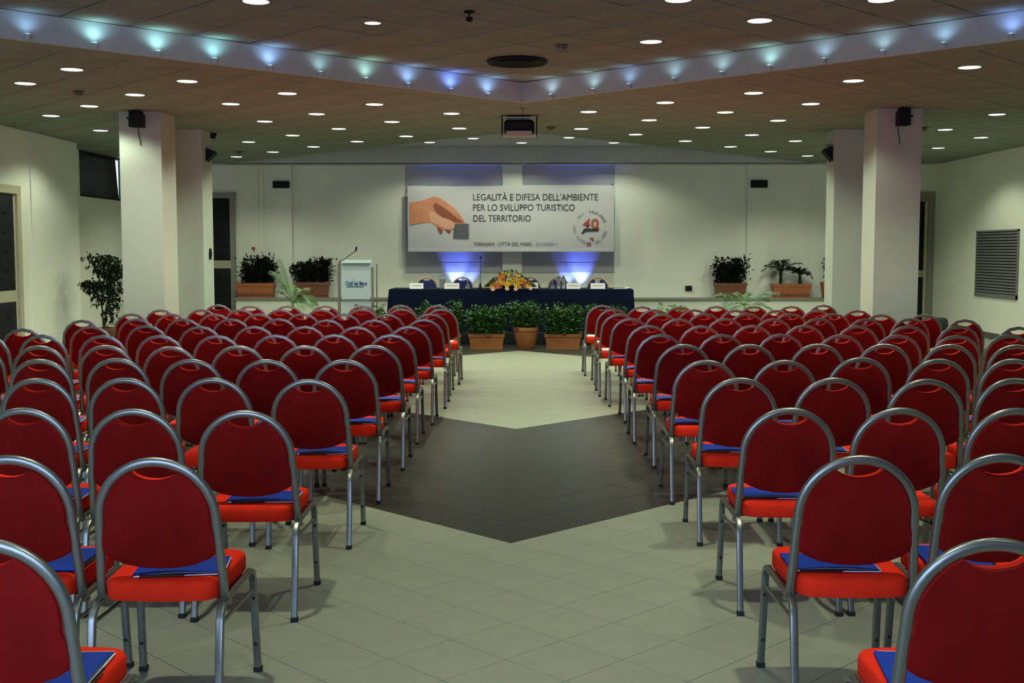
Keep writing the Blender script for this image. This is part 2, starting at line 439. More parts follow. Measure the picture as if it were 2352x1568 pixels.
# pillars
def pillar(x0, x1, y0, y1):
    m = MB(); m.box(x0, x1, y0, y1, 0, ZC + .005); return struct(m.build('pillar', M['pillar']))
def pil_y(px, py): return atz(px, py, ZC).y
yl1, yl2, yr1, yr2 = pil_y(330, 256), pil_y(440, 297), pil_y(2050, 249), pil_y(1950, 297)
xl1a, xl1b = aty(278, 480, yl1).x, aty(373.5, 480, yl1).x
xl2a, xl2b = aty(360, 480, yl2).x, aty(466, 480, yl2).x
xr1a, xr1b = aty(2010, 480, yr1).x, aty(2113, 480, yr1).x
xr2a, xr2b = aty(1915, 480, yr2).x, aty(2030, 480, yr2).x
dl1 = aty(374, 480, yl1).x / aty(409, 480, yl1).x - 1; 
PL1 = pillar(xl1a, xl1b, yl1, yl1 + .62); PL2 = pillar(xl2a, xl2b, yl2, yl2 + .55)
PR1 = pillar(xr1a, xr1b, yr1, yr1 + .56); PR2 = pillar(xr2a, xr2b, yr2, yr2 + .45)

# ---- stage platform and the capped ledge along the back wall
YL = 24.3
lz = aty(700, 684, YL).z
lx0, lx1 = aty(541, 690, YL).x, aty(1960, 690, YL).x
m = MB(); m.box(lx0, lx1, YL + .03, YB + .01, 0, lz - .045); led = m.build('wall_ledge', M['wall']); struct(led)
m = MB(); m.box(lx0 - .03, lx1, YL, YB + .01, lz - .055, lz, bev=.006); m.build('stone_cap', M['stone'], led)
PZ = .20
m = MB(); m.box(-3.9, 3.6, 20.0, YL + .02, 0, PZ); struct(m.build('floor_platform', M['soft_black']))

# ---- doors
def padded(name, parent, w, h, cols, rows, axis):
    """tufted vinyl panel w x h, facing -Y, with button parts"""
    m = MB(); nx, nz = cols*6, rows*6; grid = []
    for k in range(nz + 1):
        for i in range(nx + 1):
            x, z = w*(i/nx - .5), h*k/nz
            d = abs(math.sin(PI*cols*i/nx)) * abs(math.sin(PI*rows*k/nz))
            e = min(i, nx - i, k, nz - k) / 3
            grid.append((x, -.012*min(1, e) - .016*d**.6, z))
    m.raw(grid, [(k*(nx+1)+i, k*(nx+1)+i+1, (k+1)*(nx+1)+i+1, (k+1)*(nx+1)+i) for k in range(nz) for i in range(nx)])
    o = m.build(name, M['soft_black'], parent, smooth=60)
    bm = MB(); bm.lathe([(.0, -.012), (.016, -.006), (.018, .004)], 8, caps=False); bme = bm.mesh('button', M['black'])
    for i in range(1, cols):
        for k in range(1, rows):
            b = link(bme, 'button', o, (w*(i/cols - .5), -.018, h*k/rows), (PI/2, 0, 0))
    return o
def door(name, loc, rz, wd, zt, zs, fw=.11, handle=1, framemat='cream', mg=.07):
    """zs: (low panel z0,z1, high panel z0,z1)"""
    d = thing(name, None, None, loc, rz); struct(d)
    m = MB(); H_ = zt
    m.box(-wd/2 - fw, -wd/2, -.05, .02, 0, H_); m.box(wd/2, wd/2 + fw, -.05, .02, 0, H_); m.box(-wd/2 - fw, wd/2 + fw, -.055, .02, H_ - fw, H_)
    m.build('door_frame', M[framemat], d)
    m = MB(); m.box(-wd/2 + .004, wd/2 - .004, -.015, .02, .005, H_ - fw - .004); m.build('door_leaf', M['cream'], d)
    for a, b in ((zs[0], zs[1]), (zs[2], zs[3])):
        p = padded('door_panel', d, wd - 2*mg, b - a, 3, max(2, round((b - a)/.28)), 0); p.location = (0, -.016, a)
    hz = (zs[1] + zs[2])/2
    m = MB(); m.tube([(handle*(wd/2 - .10), -.015, hz), (handle*(wd/2 - .10), -.07, hz), (handle*(wd/2 - .22), -.075, hz)], .011, n=8)
    m.box(handle*(wd/2 - .10) - .02, handle*(wd/2 - .10) + .02, -.022, -.014, hz - .07, hz + .07)
    m.build('door_handle', M['steel'], d, smooth=True)
    return d
# door in the left wall
dy1 = atx(44, 600, XL).y; zA = atx(30, 447, XL).z; zB = atx(35, 666, XL).z; zC_ = atx(35, 692, XL).z; zD = atx(40, 806, XL).z; zT = atx(44, 428, XL).z
wd = 1.15
door('door_1', (XL, dy1 - .11 - wd/2, 0), PI/2, wd, zT, (zD, zC_, zB, zA), .12, -1)
# door at the back of the hall, by the planters
xa = aty(543, 600, YB).x
door('door_2', (xa - .10 - .95/2, YB, 0), 0, .95, aty(520, 442, YB).z, (aty(520, 716, YB).z, aty(520, 616, YB).z, aty(520, 598, YB).z, aty(520, 455, YB).z), .10, -1, 'grey_frame', .02)
xb = aty(2149, 600, YB).x
door('door_3', (xb - .19 - 1.0/2, YB, 0), 0, 1.0, aty(2140, 442, YB).z, (.1, aty(2110, 636, YB).z, aty(2110, 621, YB).z, aty(2110, 457, YB).z), .19, 1, 'grey_frame')

# ---- wall grille
g0, g1 = atx(2343, 525, XR), atx(2246, 530, XR); gz0, gz1 = atx(2243, 679, XR).z, g1.z
gy0, gy1 = g0.y, g1.y
gr = thing('wall_grille', 'grey metal louvred air grille set in the white side wall', 'grille', (XR, (gy0 + gy1)/2, gz0))
gw, gh = (gy1 - gy0)/2, gz1 - gz0
m = MB()
for a in ((-gw, gw, 0, .075), (-gw, gw, gh - .03, gh), (-gw, -gw + .03, 0, gh), (gw - .03, gw, 0, gh)): m.box(-.03, .0, *a)
m.build('frame', M['grille'], gr)
m = MB(); m.box(-.004, .0, -gw, gw, 0, gh); m.build('backing', M['dark'], gr)
m = MB(); n = 21; sp = (gh - .11)/n
m.loft([[(-.026, -gw + .03, 0), (-.006, -gw + .03, sp*.55), (-.004, -gw + .03, sp*.5), (-.024, -gw + .03, -.006)],
        [(-.026, gw - .03, 0), (-.006, gw - .03, sp*.55), (-.004, gw - .03, sp*.5), (-.024, gw - .03, -.006)]])
sm = m.mesh('slat', M['grille'])
for k in range(n): link(sm, 'slat', gr, (0, 0, .08 + sp*(k + .25)))

# ------------------------------------------------------------------ downlights
ORD = ['first', 'second', 'third', 'fourth', 'fifth', 'sixth', 'seventh', 'eighth', 'ninth', 'tenth', 'eleventh', 'twelfth', 'thirteenth', 'fourteenth', 'fifteenth', 'sixteenth', 'seventeenth', 'eighteenth', 'nineteenth', 'twentieth']
dl = thing('downlight', '', 'ceiling light')
m = MB(); m.lathe([(.108, .0), (.132, -.004), (.136, .0), (.136, .004)], 24, caps=False); m.build('trim_ring', M['ring'], dl, smooth=50)
m = MB(); m.lathe([(.108, .001), (.106, -.001), (.05, -.003), (.01, -.0035)], 24); m.build('lens', M['lens'], dl, smooth=60)
lo = bpy.data.objects.new('lamp', down); COL.objects.link(lo); lo.parent = dl; lo.location = (0, 0, -.03)
LOW = [(165,160),(58,192),(430,187),(310,218),(660,215),(205,244),(530,239),(860,240),(117,266),(727,262),(608,279),(1037,261),(231,300),(900,280),(778,296),(1055,295),(672,311),(571,326),(933,313),(820,325),(720,337),(627,349),(543,360),(1335,296),(1352,257),(1491,276),(1528,236),(1460,309),(1574,324),(1614,293),(1666,258),(1731,214),(1727,310),(1678,337),(1787,277),(1862,239),(1827,324),(1770,348),(1855,358),(1960,186),(2227,155),(2290,263),(2171,298),(2253,316),(2155,340)]
HIGH = [(588,4),(860,52),(1495,96),(1745,48),(2025,0),(1558,0)]
BAY = [(987,327),(1087,318),(1198,328),(1307,316),(1410,328)]
pts = [(atz(x, y, ZC), 'low') for x, y in LOW] + [(atz(x, y, ZR), 'high') for x, y in HIGH] + [(atz(x, y, ZR2), 'bay') for x, y in BAY]
# unseen neighbours of the same grid, over the seats nearest the camera
hidden = [((-4.0, 8.6), 'h'), ((-2.2, 7.9), 'h'), ((-.5, 8.6), 'h'), ((3.9, 8.7), 'h'), ((2.1, 6.8), 'h'), ((-3.9, 5.8), 'h'), ((.3, 6.4), 'h'), ((4.4, 6.0), 'h'), ((-1.6, 4.6), 'h'), ((1.7, 4.3), 'h'), ((-4.6, 3.2), 'h'), ((4.6, 3.2), 'h'), ((0, 2.4), 'h'), ((-2.6, 1.6), 'h'), ((2.7, 1.6), 'h'), ((-5.9, 9.6), 'l'), ((6.0, 9.6), 'l'), ((6.3, 12.3), 'l')]
rows = {}
for p, k in pts:
    key = ('low' if k == 'low' else k, round((p.y - 15.45)/cb) if k == 'low' else round(p.y*1.05))
    rows.setdefault(key, []).append(p)
firstdl = [dl]
def put_dl(loc, label, group):
    if firstdl: o = firstdl.pop()
    else: o = copy_tree(dl)
    o.location = loc; o['label'] = label; o['group'] = group
    if abs(loc[2] - ZR) < .01:
        for ch in o.children:
            if ch.type == 'LIGHT': ch.data = downh
    return o
ks = sorted(k for k in rows if k[0] == 'low')
for ri, k in enumerate(ks):
    L_ = sorted([p for p in rows[k] if p.x < -.3], key=lambda p: -p.x); R_ = sorted([p for p in rows[k] if p.x >= -.3], key=lambda p: p.x)
    for side, lst in (('lectern', L_), ('wall grille', R_)):
        for i, p in enumerate(lst):
            put_dl(p, f'lit downlight in tiled ceiling, {ORD[ri]} row from camera, {side} half, {ORD[i]} from middle', 'downlights in the tiled ceiling')
hl = sorted([p for p, k in pts if k == 'high'], key=lambda p: p.x)
hn = ['lit downlight in the raised ceiling cut by the top edge, lectern half', 'lit downlight in the raised ceiling beside the small black ceiling hook', 'lit downlight in the raised ceiling closest to the round air diffuser',
      'lit downlight in raised ceiling barely showing at the top edge, grille half', 'lit downlight in raised ceiling near the fascia, grille half', 'lit downlight in raised ceiling cut off above the fascia, grille half']
hl = sorted(hl, key=lambda p: p.x)
for p, lab in zip(hl, [hn[0], hn[1], hn[2], hn[3], hn[4], hn[5]]): put_dl(p, lab, 'downlights in the raised ceiling')
for i, p in enumerate(sorted([p for p, k in pts if k == 'bay'], key=lambda p: p.x)):
    put_dl(p, f'lit downlight in grey plaster bay above the stage, {ORD[i]} of five from lectern side', 'downlights in the plaster bay')
for (x, y), k in hidden:
    put_dl(Vector((x, y, ZR if k == 'h' else ZC)), 'round ceiling downlight behind the camera view', 'downlights out of view')

# cove uplights along the diamond fascia
cove = [((60,80),(.35,.6,1.0),.8),((215,99),(.45,.85,1.0),1.5),((360,118),(.45,.9,1.0),1.5),((490,136),(.4,.85,1.0),1.3),((617,153),(.3,.5,1.0),1.6),((733,168),(.5,.85,1.0),.6),((838,182),(.55,1.0,.95),.9),((935,198),(.3,.5,1.0),1.3),((1033,211),(.16,.28,1.0),2.4),((1118,221),(.3,.5,1.0),1.5),
        ((1268,218),(.6,.8,1.0),.7),((1365,207),(.6,.85,1.0),.6),((1447,197),(.35,.55,1.0),.7),((1550,183),(.5,.8,1.0),.6),((1660,168),(.55,.85,1.0),.6),((1770,153),(.55,.95,1.0),.9),((1895,136),(.5,.75,1.0),.6),((2030,119),(.55,.8,1.0),.6),((2170,100),(.4,.65,1.0),.8),((2325,74),(.25,.4,1.0),1.2)]
cm = None
for i, ((px, py), c, s) in enumerate(cove):
    d = ray(px, py - 2); sg = -1 if px < VX else 1     # meet the 45 degree plane of the fascia
    # plane: y = A1 - |x-A0|
    t = (A[1] - (-sg)*0) ; k = A[1] + sg*A[0]
    t = k / (d.y + sg*d.x)
    x = d.x*t; y = d.y*t; z = ZC + .034
    nv = Vector((-sg*r2, -r2, 0))
    side = 'lectern' if px < VX else 'grille'
    idx = (10 - i) if px < VX else (i - 9)
    o = thing('cove_light', f'small bluish uplight on the ceiling fascia, {ORD[idx-1]} from its corner, {side} side', 'cove light', (x, y, z), math.atan2(nv.y, nv.x) + PI/2, 'cove uplights on the diamond fascia')
    mm = MB(); mm.lathe([(.022, -.03), (.026, -.026), (.026, .012), (.022, .016)], 10, (0, -.03, 0)); mm.build('housing', M['fascia'], o, smooth=40)
    em = mat('cove_lens', (.5, .6, .8), .4, emit=c, estr=3.0*min(1.5, s))
    mm = MB(); mm.lathe([(.02, .016), (.016, .020), (.004, .022)], 10, (0, -.03, 0)); mm.build('lens', em, o)
    ld = bpy.data.lights.new('cove_lamp', 'SPOT'); ld.energy = 1.7*s; ld.color = c; ld.spot_size = math.radians(150); ld.spot_blend = 1.0; ld.shadow_soft_size = .03
    q = bpy.data.objects.new('lamp', ld); COL.objects.link(q); q.parent = o; q.location = (0, -.085, .02); q.rotation_euler = (PI - .05, 0, 0)

# ------------------------------------------------------------------ ceiling fittings
p = atz(1188, 138, ZR)
p.z -= .003
v = thing('air_diffuser', 'round dark air diffuser in the raised ceiling', 'air vent', p)
m = MB(); m.lathe([(.30, 0), (.325, -.012), (.315, -.035), (.29, -.03)], 32, caps=False); m.build('rim', M['black'], v, smooth=50)
for r in (.25, .20, .15, .10):
    m = MB(); m.lathe([(r, -.004), (r + .035, -.028), (r + .03, -.03), (r - .005, -.006)], 28, caps=False); m.build('vane', M['black'], v, smooth=50)
m = MB(); m.lathe([(.28, .002), (.01, .0015)], 24); m.build('throat', M['dark'], v)
p = atz(1078, 26, ZR)
v = thing('ceiling_hook', 'small black fitting hanging from the raised ceiling by a downlight', 'ceiling fitting', p)
m = MB(); m.lathe([(.045, 0), (.05, -.012), (.02, -.02), (.008, -.022)], 14); m.build('rose', M['black'], v, smooth=50)
m = MB(); m.lathe([(.006, -.018), (.006, -.045), (.028, -.05), (.03, -.075), (.01, -.09)], 12); m.build('ball', M['black'], v, smooth=50)
def detector(px, py, z, label, dark=True):
    p = atz(px, py, z); v = thing('smoke_detector', label, 'smoke detector', p, group='smoke detectors on the ceilings')
    m = MB(); m.lathe([(.065, 0), (.068, -.012), (.06, -.02), (.05, -.022)], 18); m.build('base', M['ring'], v, smooth=50)
    m = MB(); m.lathe([(.048, -.022), (.046, -.04), (.03, -.05), (.008, -.052)], 18); m.build('head', M['ring' if dark else 'projgrey'], v, smooth=50)
detector(1290, 103, ZR, 'small round smoke detector in the raised ceiling beside the air diffuser')
detector(180, 209, ZC, 'dark smoke detector in the tiled ceiling near the front pillar, door side')
detector(549, 347, ZC, 'dark smoke detector in the tiled ceiling close to the back door')
detector(1265, 291, ZC, 'dark smoke detector in the tiled ceiling beside the projector')
detector(2122, 292, ZC, 'dark smoke detector in the tiled ceiling behind the grille-side pillar')
# projector on its hanging cradle
py_ = atz(1193, 262, ZC).y + .1
pj = thing('projector', 'black projector hanging from the ceiling in a rod cradle above the aisle', 'projector', (aty(1193, 290, py_).x, py_, ZC))
def pz(y): return aty(1193, y, py_).z - ZC
hwp = aty(1233, 290, py_).x - aty(1193, 290, py_).x
m = MB()
for s in (-1, 1):
    for y in (-.01, .32): m.tube([(s*hwp, y, 0), (s*hwp, y, pz(311))], .008, n=6, up=(0, 1, 0))
m.build('rod', M['black'], pj)
m = MB(); m.box(-hwp, hwp, .0, .33, pz(310), pz(310) + .012); m.build('tray', M['projgrey'], pj)
m = MB(); m.box(-hwp*.76, hwp*.72, -.03, -.012, pz(312), pz(301)); m.build('tray_lip', M['projgrey'], pj)
m = MB(); m.box(-hwp*.88, hwp*.86, .0, .32, pz(307), pz(274), bev=.035); bd = m.build('body', M['black'], pj)
m = MB(); m.lathe([(.03, 0), (.034, -.05), (.03, -.052)], 14); q = m.build('lens', M['dark'], bd, (0, .32, pz(290))); q.rotation_euler = (PI/2, 0, 0)
m = MB()
for k in range(5): m.box(-hwp*.5 + k*.05, -hwp*.5 + k*.05 + .03, -.003, .002, pz(299), pz(287))
m.build('port', M['soft_black'], bd)
m = MB(); m.box(-hwp*.98, hwp*.98, .0, .02, pz(271), pz(268.5)); m.build('crossbar', M['steel'], pj)
m = MB(); m.box(-hwp*.75, hwp*.6, .02, .3, pz(268), -.004); m.build('mount', M['black'], pj)

# loudspeakers on the pillars
def speaker(name, x0, x1, yy, y0, y1, label, cable=True, flip=1):
    a, b = aty(x0, y1, yy), aty(x1, y0, yy); cx_ = (a.x + b.x)/2
    s = thing('loudspeaker', label, 'loudspeaker', (cx_, yy, a.z), group='loudspeakers on the pillars')
    hw_, hh_ = (b.x - a.x)/2, b.z - a.z
    m = MB(); sh = [(-hw_, 0), (hw_, 0), (hw_, hh_*.78), (hw_*.55*1, hh_), (-hw_*.9, hh_)]
    if flip < 0: sh = [(-x, z) for x, z in reversed(sh)]
    m.plate(sh, -.22, -.06); m.build('cabinet', M['black'], s)
    m = MB(); m.box(-hw_*.85, hw_*.85, -.228, -.22, hh_*.06, hh_*.72); m.build('front_grille', M['soft_black'], s)
    m = MB(); m.box(-.02, .02, -.07, 0, hh_*.45, hh_*.6); m.box(-hw_ - .05 if flip > 0 else hw_, -hw_ if flip > 0 else hw_ + .05, -.14, -.11, hh_*.52, hh_*.62)
    m.box(-.03, .03, -.14, -.02, hh_*.95, hh_ + .07); m.build('bracket', M['black'], s)
    if cable:
        m = MB(); m.tube([(-hw_*.3, -.01, .02), (-hw_*.25, -.012, -.08), (-hw_*.02, -.012, -.16), (hw_*.05, -.012, -.22)], .005, n=5, up=(0, 1, 0)); m.build('cable', M['black'], s)
    return s
speaker('a', 308, 336, yl1, 258, 295, 'black loudspeaker high on the front pillar, door side, with a short cable')
speaker('b', 2053, 2080, yr1, 252, 291, 'black loudspeaker high on the front pillar, grille side, with a dangling cable', True, -1)
def side_speaker(x, y, s, ztop, zbot, label):
    sp_ = thing('loudspeaker', label, 'loudspeaker', (x, y, zbot), group='loudspeakers on the pillars')
    h = ztop - zbot; m = MB()
    m.loft([[(0, -.10, h*.0), (0, .10, h*.0), (0, .10, h), (0, -.10, h)], [(s*.13, -.10, h*.62), (s*.13, .10, h*.62), (s*.10, .10, h*.86), (s*.10, -.10, h*.86)]])
    m.build('cabinet', M['black'], sp_)
    m = MB(); m.box(min(0, s*.10), max(0, s*.10), -.04, .04, h*.98, h*1.12); m.build('bracket', M['steel'], sp_)
a = aty(487, 342, yl2 + .3); b = aty(487, 371, yl2 + .3)
side_speaker(xl2b, yl2 + .3, 1, a.z, b.z, 'black wedge loudspeaker on the inner face of the rear pillar, lectern side')
a = aty(1897, 336, yr2 + .2); b = aty(1897, 371, yr2 + .2)
side_speaker(xr2a, yr2 + .2, -1, a.z, b.z, 'black wedge loudspeaker on the inner face of the rear pillar, grille side')
p = atx(484, 306, xl2b)
cmr = thing('camera', 'small black camera under the ceiling at the rear pillar corner', 'camera', (xl2b, p.y, p.z - .05), PI/2)
m = MB(); m.box(-.03, .03, -.07, 0, -.03, .09, bev=.008); m.build('housing', M['black'], cmr)
m = MB(); m.lathe([(.018, 0), (.018, .02), (.012, .022)], 10, (0, 0, 0)); q = m.build('lens', M['dark'], cmr, (0, -.068, .03)); q.rotation_euler = (PI/2, 0, 0)
p = atx(481, 583, xl2b)
hk = thing('alarm_button', 'black oval call button on the rear pillar, lectern side', 'wall button', (xl2b, p.y, p.z), PI/2)
m = MB(); m.plate([(.030*math.cos(2*PI*i/20), .085*math.sin(2*PI*i/20)) for i in range(20)], -.03, 0); m.build('plate', M['black'], hk)
m = MB(); m.plate([(.015*math.cos(2*PI*i/14), .03*math.sin(2*PI*i/14)) for i in range(14)], -.04, -.03); m.build('knob', M['soft_black'], hk)

# emergency lamps, socket, sign, extinguisher on the back wall
def wallbox(name, x0, x1, y0, y1, Y, label, cat, parts, dep=.07, group=None):
    a, b = aty(x0, y1, Y), aty(x1, y0, Y)
    o = thing(name, label, cat, ((a.x + b.x)/2, Y, a.z), group=group); hw_, hh_ = (b.x - a.x)/2, b.z - a.z
    m = MB(); m.box(-hw_, hw_, -dep, 0, 0, hh_, bev=.008); m.build(parts[0], M['black'], o)
    m = MB(); m.box(-hw_*.85, hw_*.85, -dep - .004, -dep, hh_*.15, hh_*.85); m.build(parts[1], M['soft_black'], o)
wallbox('emergency_lamp', 628, 665, 416, 432, YB - .07, 'black rectangular emergency lamp on the wall pilaster, lectern side', 'emergency lamp', ('housing', 'cover'), group='emergency lamps on the back wall')
wallbox('emergency_lamp', 1724, 1762, 414, 431, YB - .07, 'black rectangular emergency lamp on the wall pilaster, grille side', 'emergency lamp', ('housing', 'cover'), group='emergency lamps on the back wall')
wallbox('wall_socket', 1574, 1589, 656, 668, YB, 'small black socket box low on the wall beside the blue table', 'socket', ('box', 'cover'), .04)
a, b = aty(577, 580, YB - .005), aty(587, 566, YB - .005)
sg_ = thing('fire_sign', 'small white sign with a red pictogram on the wall above an extinguisher', 'sign', (a.x, YB, a.z))
w_, h_ = b.x - a.x, b.z - a.z
m = MB(); m.box(0, w_, -.006, 0, 0, h_); m.build('plate', M['paper'], sg_)
m = MB(); m.box(w_*.12, w_*.88, -.008, -.006, h_*.45, h_*.9); m.box(w_*.55, w_*.8, -.008, -.006, h_*.1, h_*.42); m.build('pictogram', M['signred'], sg_)
p = aty(593, 598, YB - .09)
ex = thing('fire_extinguisher', 'dark red fire extinguisher hanging on the wall behind the ledge planter', 'fire extinguisher', (p.x, YB - .068, p.z - .42))
m = MB(); m.lathe([(.052, 0), (.057, .02), (.057, .36), (.045, .42), (.025, .445)], 18); m.build('cylinder', M['redext'], ex, smooth=40)
m = MB(); m.box(-.02, .02, -.03, .03, .445, .49); m.tube([(0, -.01, .48), (-.03, -.035, .52)], .010, n=6); m.build('valve', M['black'], ex)
m = MB(); m.box(-.02, .02, .05, .068, .28, .34); m.build('bracket', M['steel'], ex)

# ------------------------------------------------------------------ lettering
def text_mesh(body, size, bold=0.0, shear=0.0):
    c = bpy.data.curves.new('txt', 'FONT'); c.body = body; c.size = size; c.offset = bold; c.shear = shear; c.resolution_u = 3; c.fill_mode = 'FRONT'
    o = bpy.data.objects.new('txt', c); COL.objects.link(o)
    dg = bpy.context.evaluated_depsgraph_get(); me = bpy.data.meshes.new_from_object(o.evaluated_get(dg))
    bpy.data.objects.remove(o); bpy.data.curves.remove(c)
    return me
def put_text(parent, body, x0, x1, zbase, cap, y, material, name='lettering', bold=0.0, shear=0.0):
    """lettering standing in the xz plane, from x0 to x1 with cap height cap"""
    me = text_mesh(body, 1.0, bold, shear)
    xs = [v.co.x for v in me.vertices]; ref = text_mesh('H', 1.0); hc = max(v.co.y for v in ref.vertices); bpy.data.meshes.remove(ref)
    a, b = min(xs), max(xs); kx = (x1 - x0)/(b - a); kz = cap/hc
    for v in me.vertices: v.co = Vector((x0 + (v.co.x - a)*kx, y, zbase + v.co.y*kz))
    me.materials.clear(); me.materials.append(material)
    return link(me, name, parent)

# ------------------------------------------------------------------ banner
YN = YB - .30
c0, c1 = aty(937, 577, YN), aty(1411, 426, YN)
bw_, bh_ = c1.x - c0.x, c1.z - c0.z
ban = thing('banner', 'white printed conference banner with a hand, dark lettering and round emblem behind the table', 'banner', (c0.x, YN, c0.z))
ban_sx = bw_/474.0; 
def bx(px): return (px - 937)*ban_sx
def bz(py): return (577 - py)*ban_sx
m = MB(); nx, nz = 40, 12; g = []
for k in range(nz + 1):
    for i in range(nx + 1):
        u, v_ = i/nx, k/nz
        sag = -.012*math.sin(PI*u*2)*(1 if k == nz else 0)
        g.append((bw_*u + (.004*math.sin(v_*9) if i in (0, nx) else 0), .004*math.sin(u*23 + v_*4), bh_*v_ + sag))
m.raw(g, [(k*(nx+1)+i, k*(nx+1)+i+1, (k+1)*(nx+1)+i+1, (k+1)*(nx+1)+i) for k in range(nz) for i in range(nx)])
m.build('sheet', M['banner'], ban, smooth=60)
m = MB(); m.box(0, bw_, -.006, .03, -.012, .045, bev=.005); m.build('hem_bar', M['banner'], ban)
m = MB()
for x in (.03, bw_ - .03): m.tube([(x, .0, bh_ - .04), (x, .12, bh_ + .02), (x, .29, bh_ + .05)], .008, n=6)
m.build('cord', M['ink'], ban)
yt = -.010
put_text(ban, "LEGALITÀ E DIFESA DELL'AMBIENTE", bx(1087.4), bx(1373.7), bz(460.5), bz(445.8) - bz(460.5), yt, M['ink'])
put_text(ban, 'PER LO SVILUPPO TURISTICO', bx(1087.4), bx(1320.7), bz(484), bz(469.5) - bz(484), yt, M['ink'])
put_text(ban, 'DEL TERRITORIO', bx(1088), bx(1219.7), bz(508.5), bz(494) - bz(508.5), yt, M['ink'])
put_text(ban, 'TERRASINI · CITTÀ DEL MARE', bx(1089), bx(1221.5), bz(564), bz(556.5) - bz(564), yt, M['ink'])
put_text(ban, '- 21/10/2011', bx(1225), bx(1280), bz(564), bz(556.5) - bz(564), yt, M['ink2'])
def z5(x, y): return (bx(920 + x/4.612), bz(410 + y/4.612))
def printed(name, poly, material, lay):
    m = MB(); m.face([(x, -.010 - lay*.0015, z) for x, z in [z5(*q) for q in poly]]); me = m.mesh(name, material)
    return link(me, name, ban)
hand = [(95,255),(150,250),(205,240),(260,226),(310,208),(350,193),(385,196),(430,216),(475,243),(510,268),(545,292),(580,322),(610,355),(640,398),(668,432),(684,455),(680,474),(650,480),(600,476),(575,482),(580,505),(570,528),(545,543),(533,572),(515,582),(497,572),(488,552),(470,542),(448,545),(450,575),(436,590),(420,586),(405,562),(392,530),(378,505),(352,482),(325,468),(280,466),(230,470),(160,482),(100,492)]
printed('printed_hand', hand, M['skin'], 0)
printed('printed_shading', [(348,290),(372,258),(400,270),(440,292),(480,326),(520,348),(560,384),(600,420),(640,440),(668,466),(640,472),(600,466),(560,462),(530,440),(480,426),(440,408),(405,380),(372,346)], M['skin_d'], 1)
printed('printed_shading', [(430,218),(510,270),(580,324),(640,400),(678,456),(660,456),(610,412),(560,366),(500,318),(440,276),(400,246)], M['skin'], 2)
printed('printed_thumb', [(300,345),(350,352),(400,386),(450,412),(510,432),(545,448),(570,470),(578,500),(566,526),(540,540),(500,536),(450,516),(405,496),(360,478),(320,462)], M['skin_l'], 2)
printed('printed_finger', [(388,512),(420,520),(446,542),(449,574),(436,588),(420,584),(404,560)], M['skin_d'], 1)
printed('printed_finger', [(470,540),(530,545),(533,570),(515,580),(498,570),(488,552)], M['skin_d'], 1)
printed('printed_card', [(572,482),(718,478),(716,632),(560,632)], M['chip'], 1)
printed('printed_card_edge', [(718,480),(730,484),(728,636),(566,637),(566,632),(716,632)], M['ink2'], 2)
# round emblem
ex_, ez_, er = bx(1356.5), bz(523.5), 36*ban_sx
def arc_text(body, a0, a1, material, inward=False, r=er, size=6.6):
    n_ = len(body)
    for i, ch in enumerate(body):
        if ch == ' ': continue
        t = a0 + (a1 - a0)*(i + .5)/n_
        me = text_mesh(ch, size*ban_sx*1.35, .006*ban_sx)
        cx_ = (min(v.co.x for v in me.vertices) + max(v.co.x for v in me.vertices))/2
        th = t - PI/2 if not inward else t + PI/2
        for v in me.vertices:
            x, z = v.co.x - cx_, v.co.y - size*ban_sx*.45
            v.co = Vector((ex_ + r*math.cos(t) + x*math.cos(th) - z*math.sin(th), -.0115, ez_ + r*math.sin(t) + x*math.sin(th) + z*math.cos(th)))
        me.materials.clear(); me.materials.append(material); yield me
def joined(gens, name):
    m = MB()
    for g_ in gens:
        for me in g_: m.raw([tuple(v.co) for v in me.vertices], [tuple(p_.vertices) for p_ in me.polygons]); bpy.data.meshes.remove(me)
    o = m.build(name, M['ink2'], ban); o['kind'] = 'stuff'; return o
D_ = math.radians
joined([arc_text('1971 - 2011', D_(200), D_(112), M['ink2']), arc_text('· TURINO FORSTE ·', D_(106), D_(8), M['ink2'])], 'emblem_lettering')
joined([arc_text('CITTÀ', D_(212), D_(252), M['ink2'], True), arc_text('DEL MARE', D_(290), D_(350), M['ink2'], True)], 'emblem_lettering')
def z7(x, y): return bx(1300 + x/14.26), bz(470 + y/14.26)
a, b = z7(560, 760), z7(800, 480)
put_text(ban, '4', a[0], b[0], a[1], b[1] - a[1], -.0125, M['orange_r'], 'emblem_numeral', bold=.03, shear=.15)
a, b = z7(830, 770), z7(1085, 475)
put_text(ban, '0', a[0], b[0], a[1], b[1] - a[1], -.0125, M['orange_r'], 'emblem_numeral', bold=.03)
m = MB(); pts_ = [z7(825 + 60*0 + dx, y) for dx, y in ((60,500),(20,560),(5,640),(20,720),(60,760),(85,740),(60,690),(55,630),(65,560),(110,520),(130,490))]
m.face([(x, -.014, z) for x, z in pts_]); m.build('emblem_stripe', M['olive'], ban)
a, b = z7(560, 860), z7(1090, 790)
put_text(ban, 'anni', a[0], b[0], a[1], (b[1] - a[1])*1.5, -.0145, M['ink'], 'emblem_script', bold=.05, shear=.3)
m = MB()
for q in (((505,930),(560,950),(700,830),(670,770)), ((640,790),(1090,780),(1080,860),(640,865))): m.face([(x, -.0135, z) for x, z in [z7(*k) for k in q]])
m.build('emblem_brush', M['ink'], ban)
m = MB()
for q in (((790,1070),(870,1070),(870,1130),(790,1130)), ((690,1220),(760,1220),(760,1335),(690,1335))): m.face([(x, -.0125, z) for x, z in [z7(*k) for k in q]])
m.build('emblem_mark', M['ink2'], ban)
m = MB()
for q in (((870,1070),(915,1070),(915,1195),(870,1190)), ((775,1220),(830,1220),(825,1335),(775,1335))): m.face([(x, -.0125, z) for x, z in [z7(*k) for k in q]])
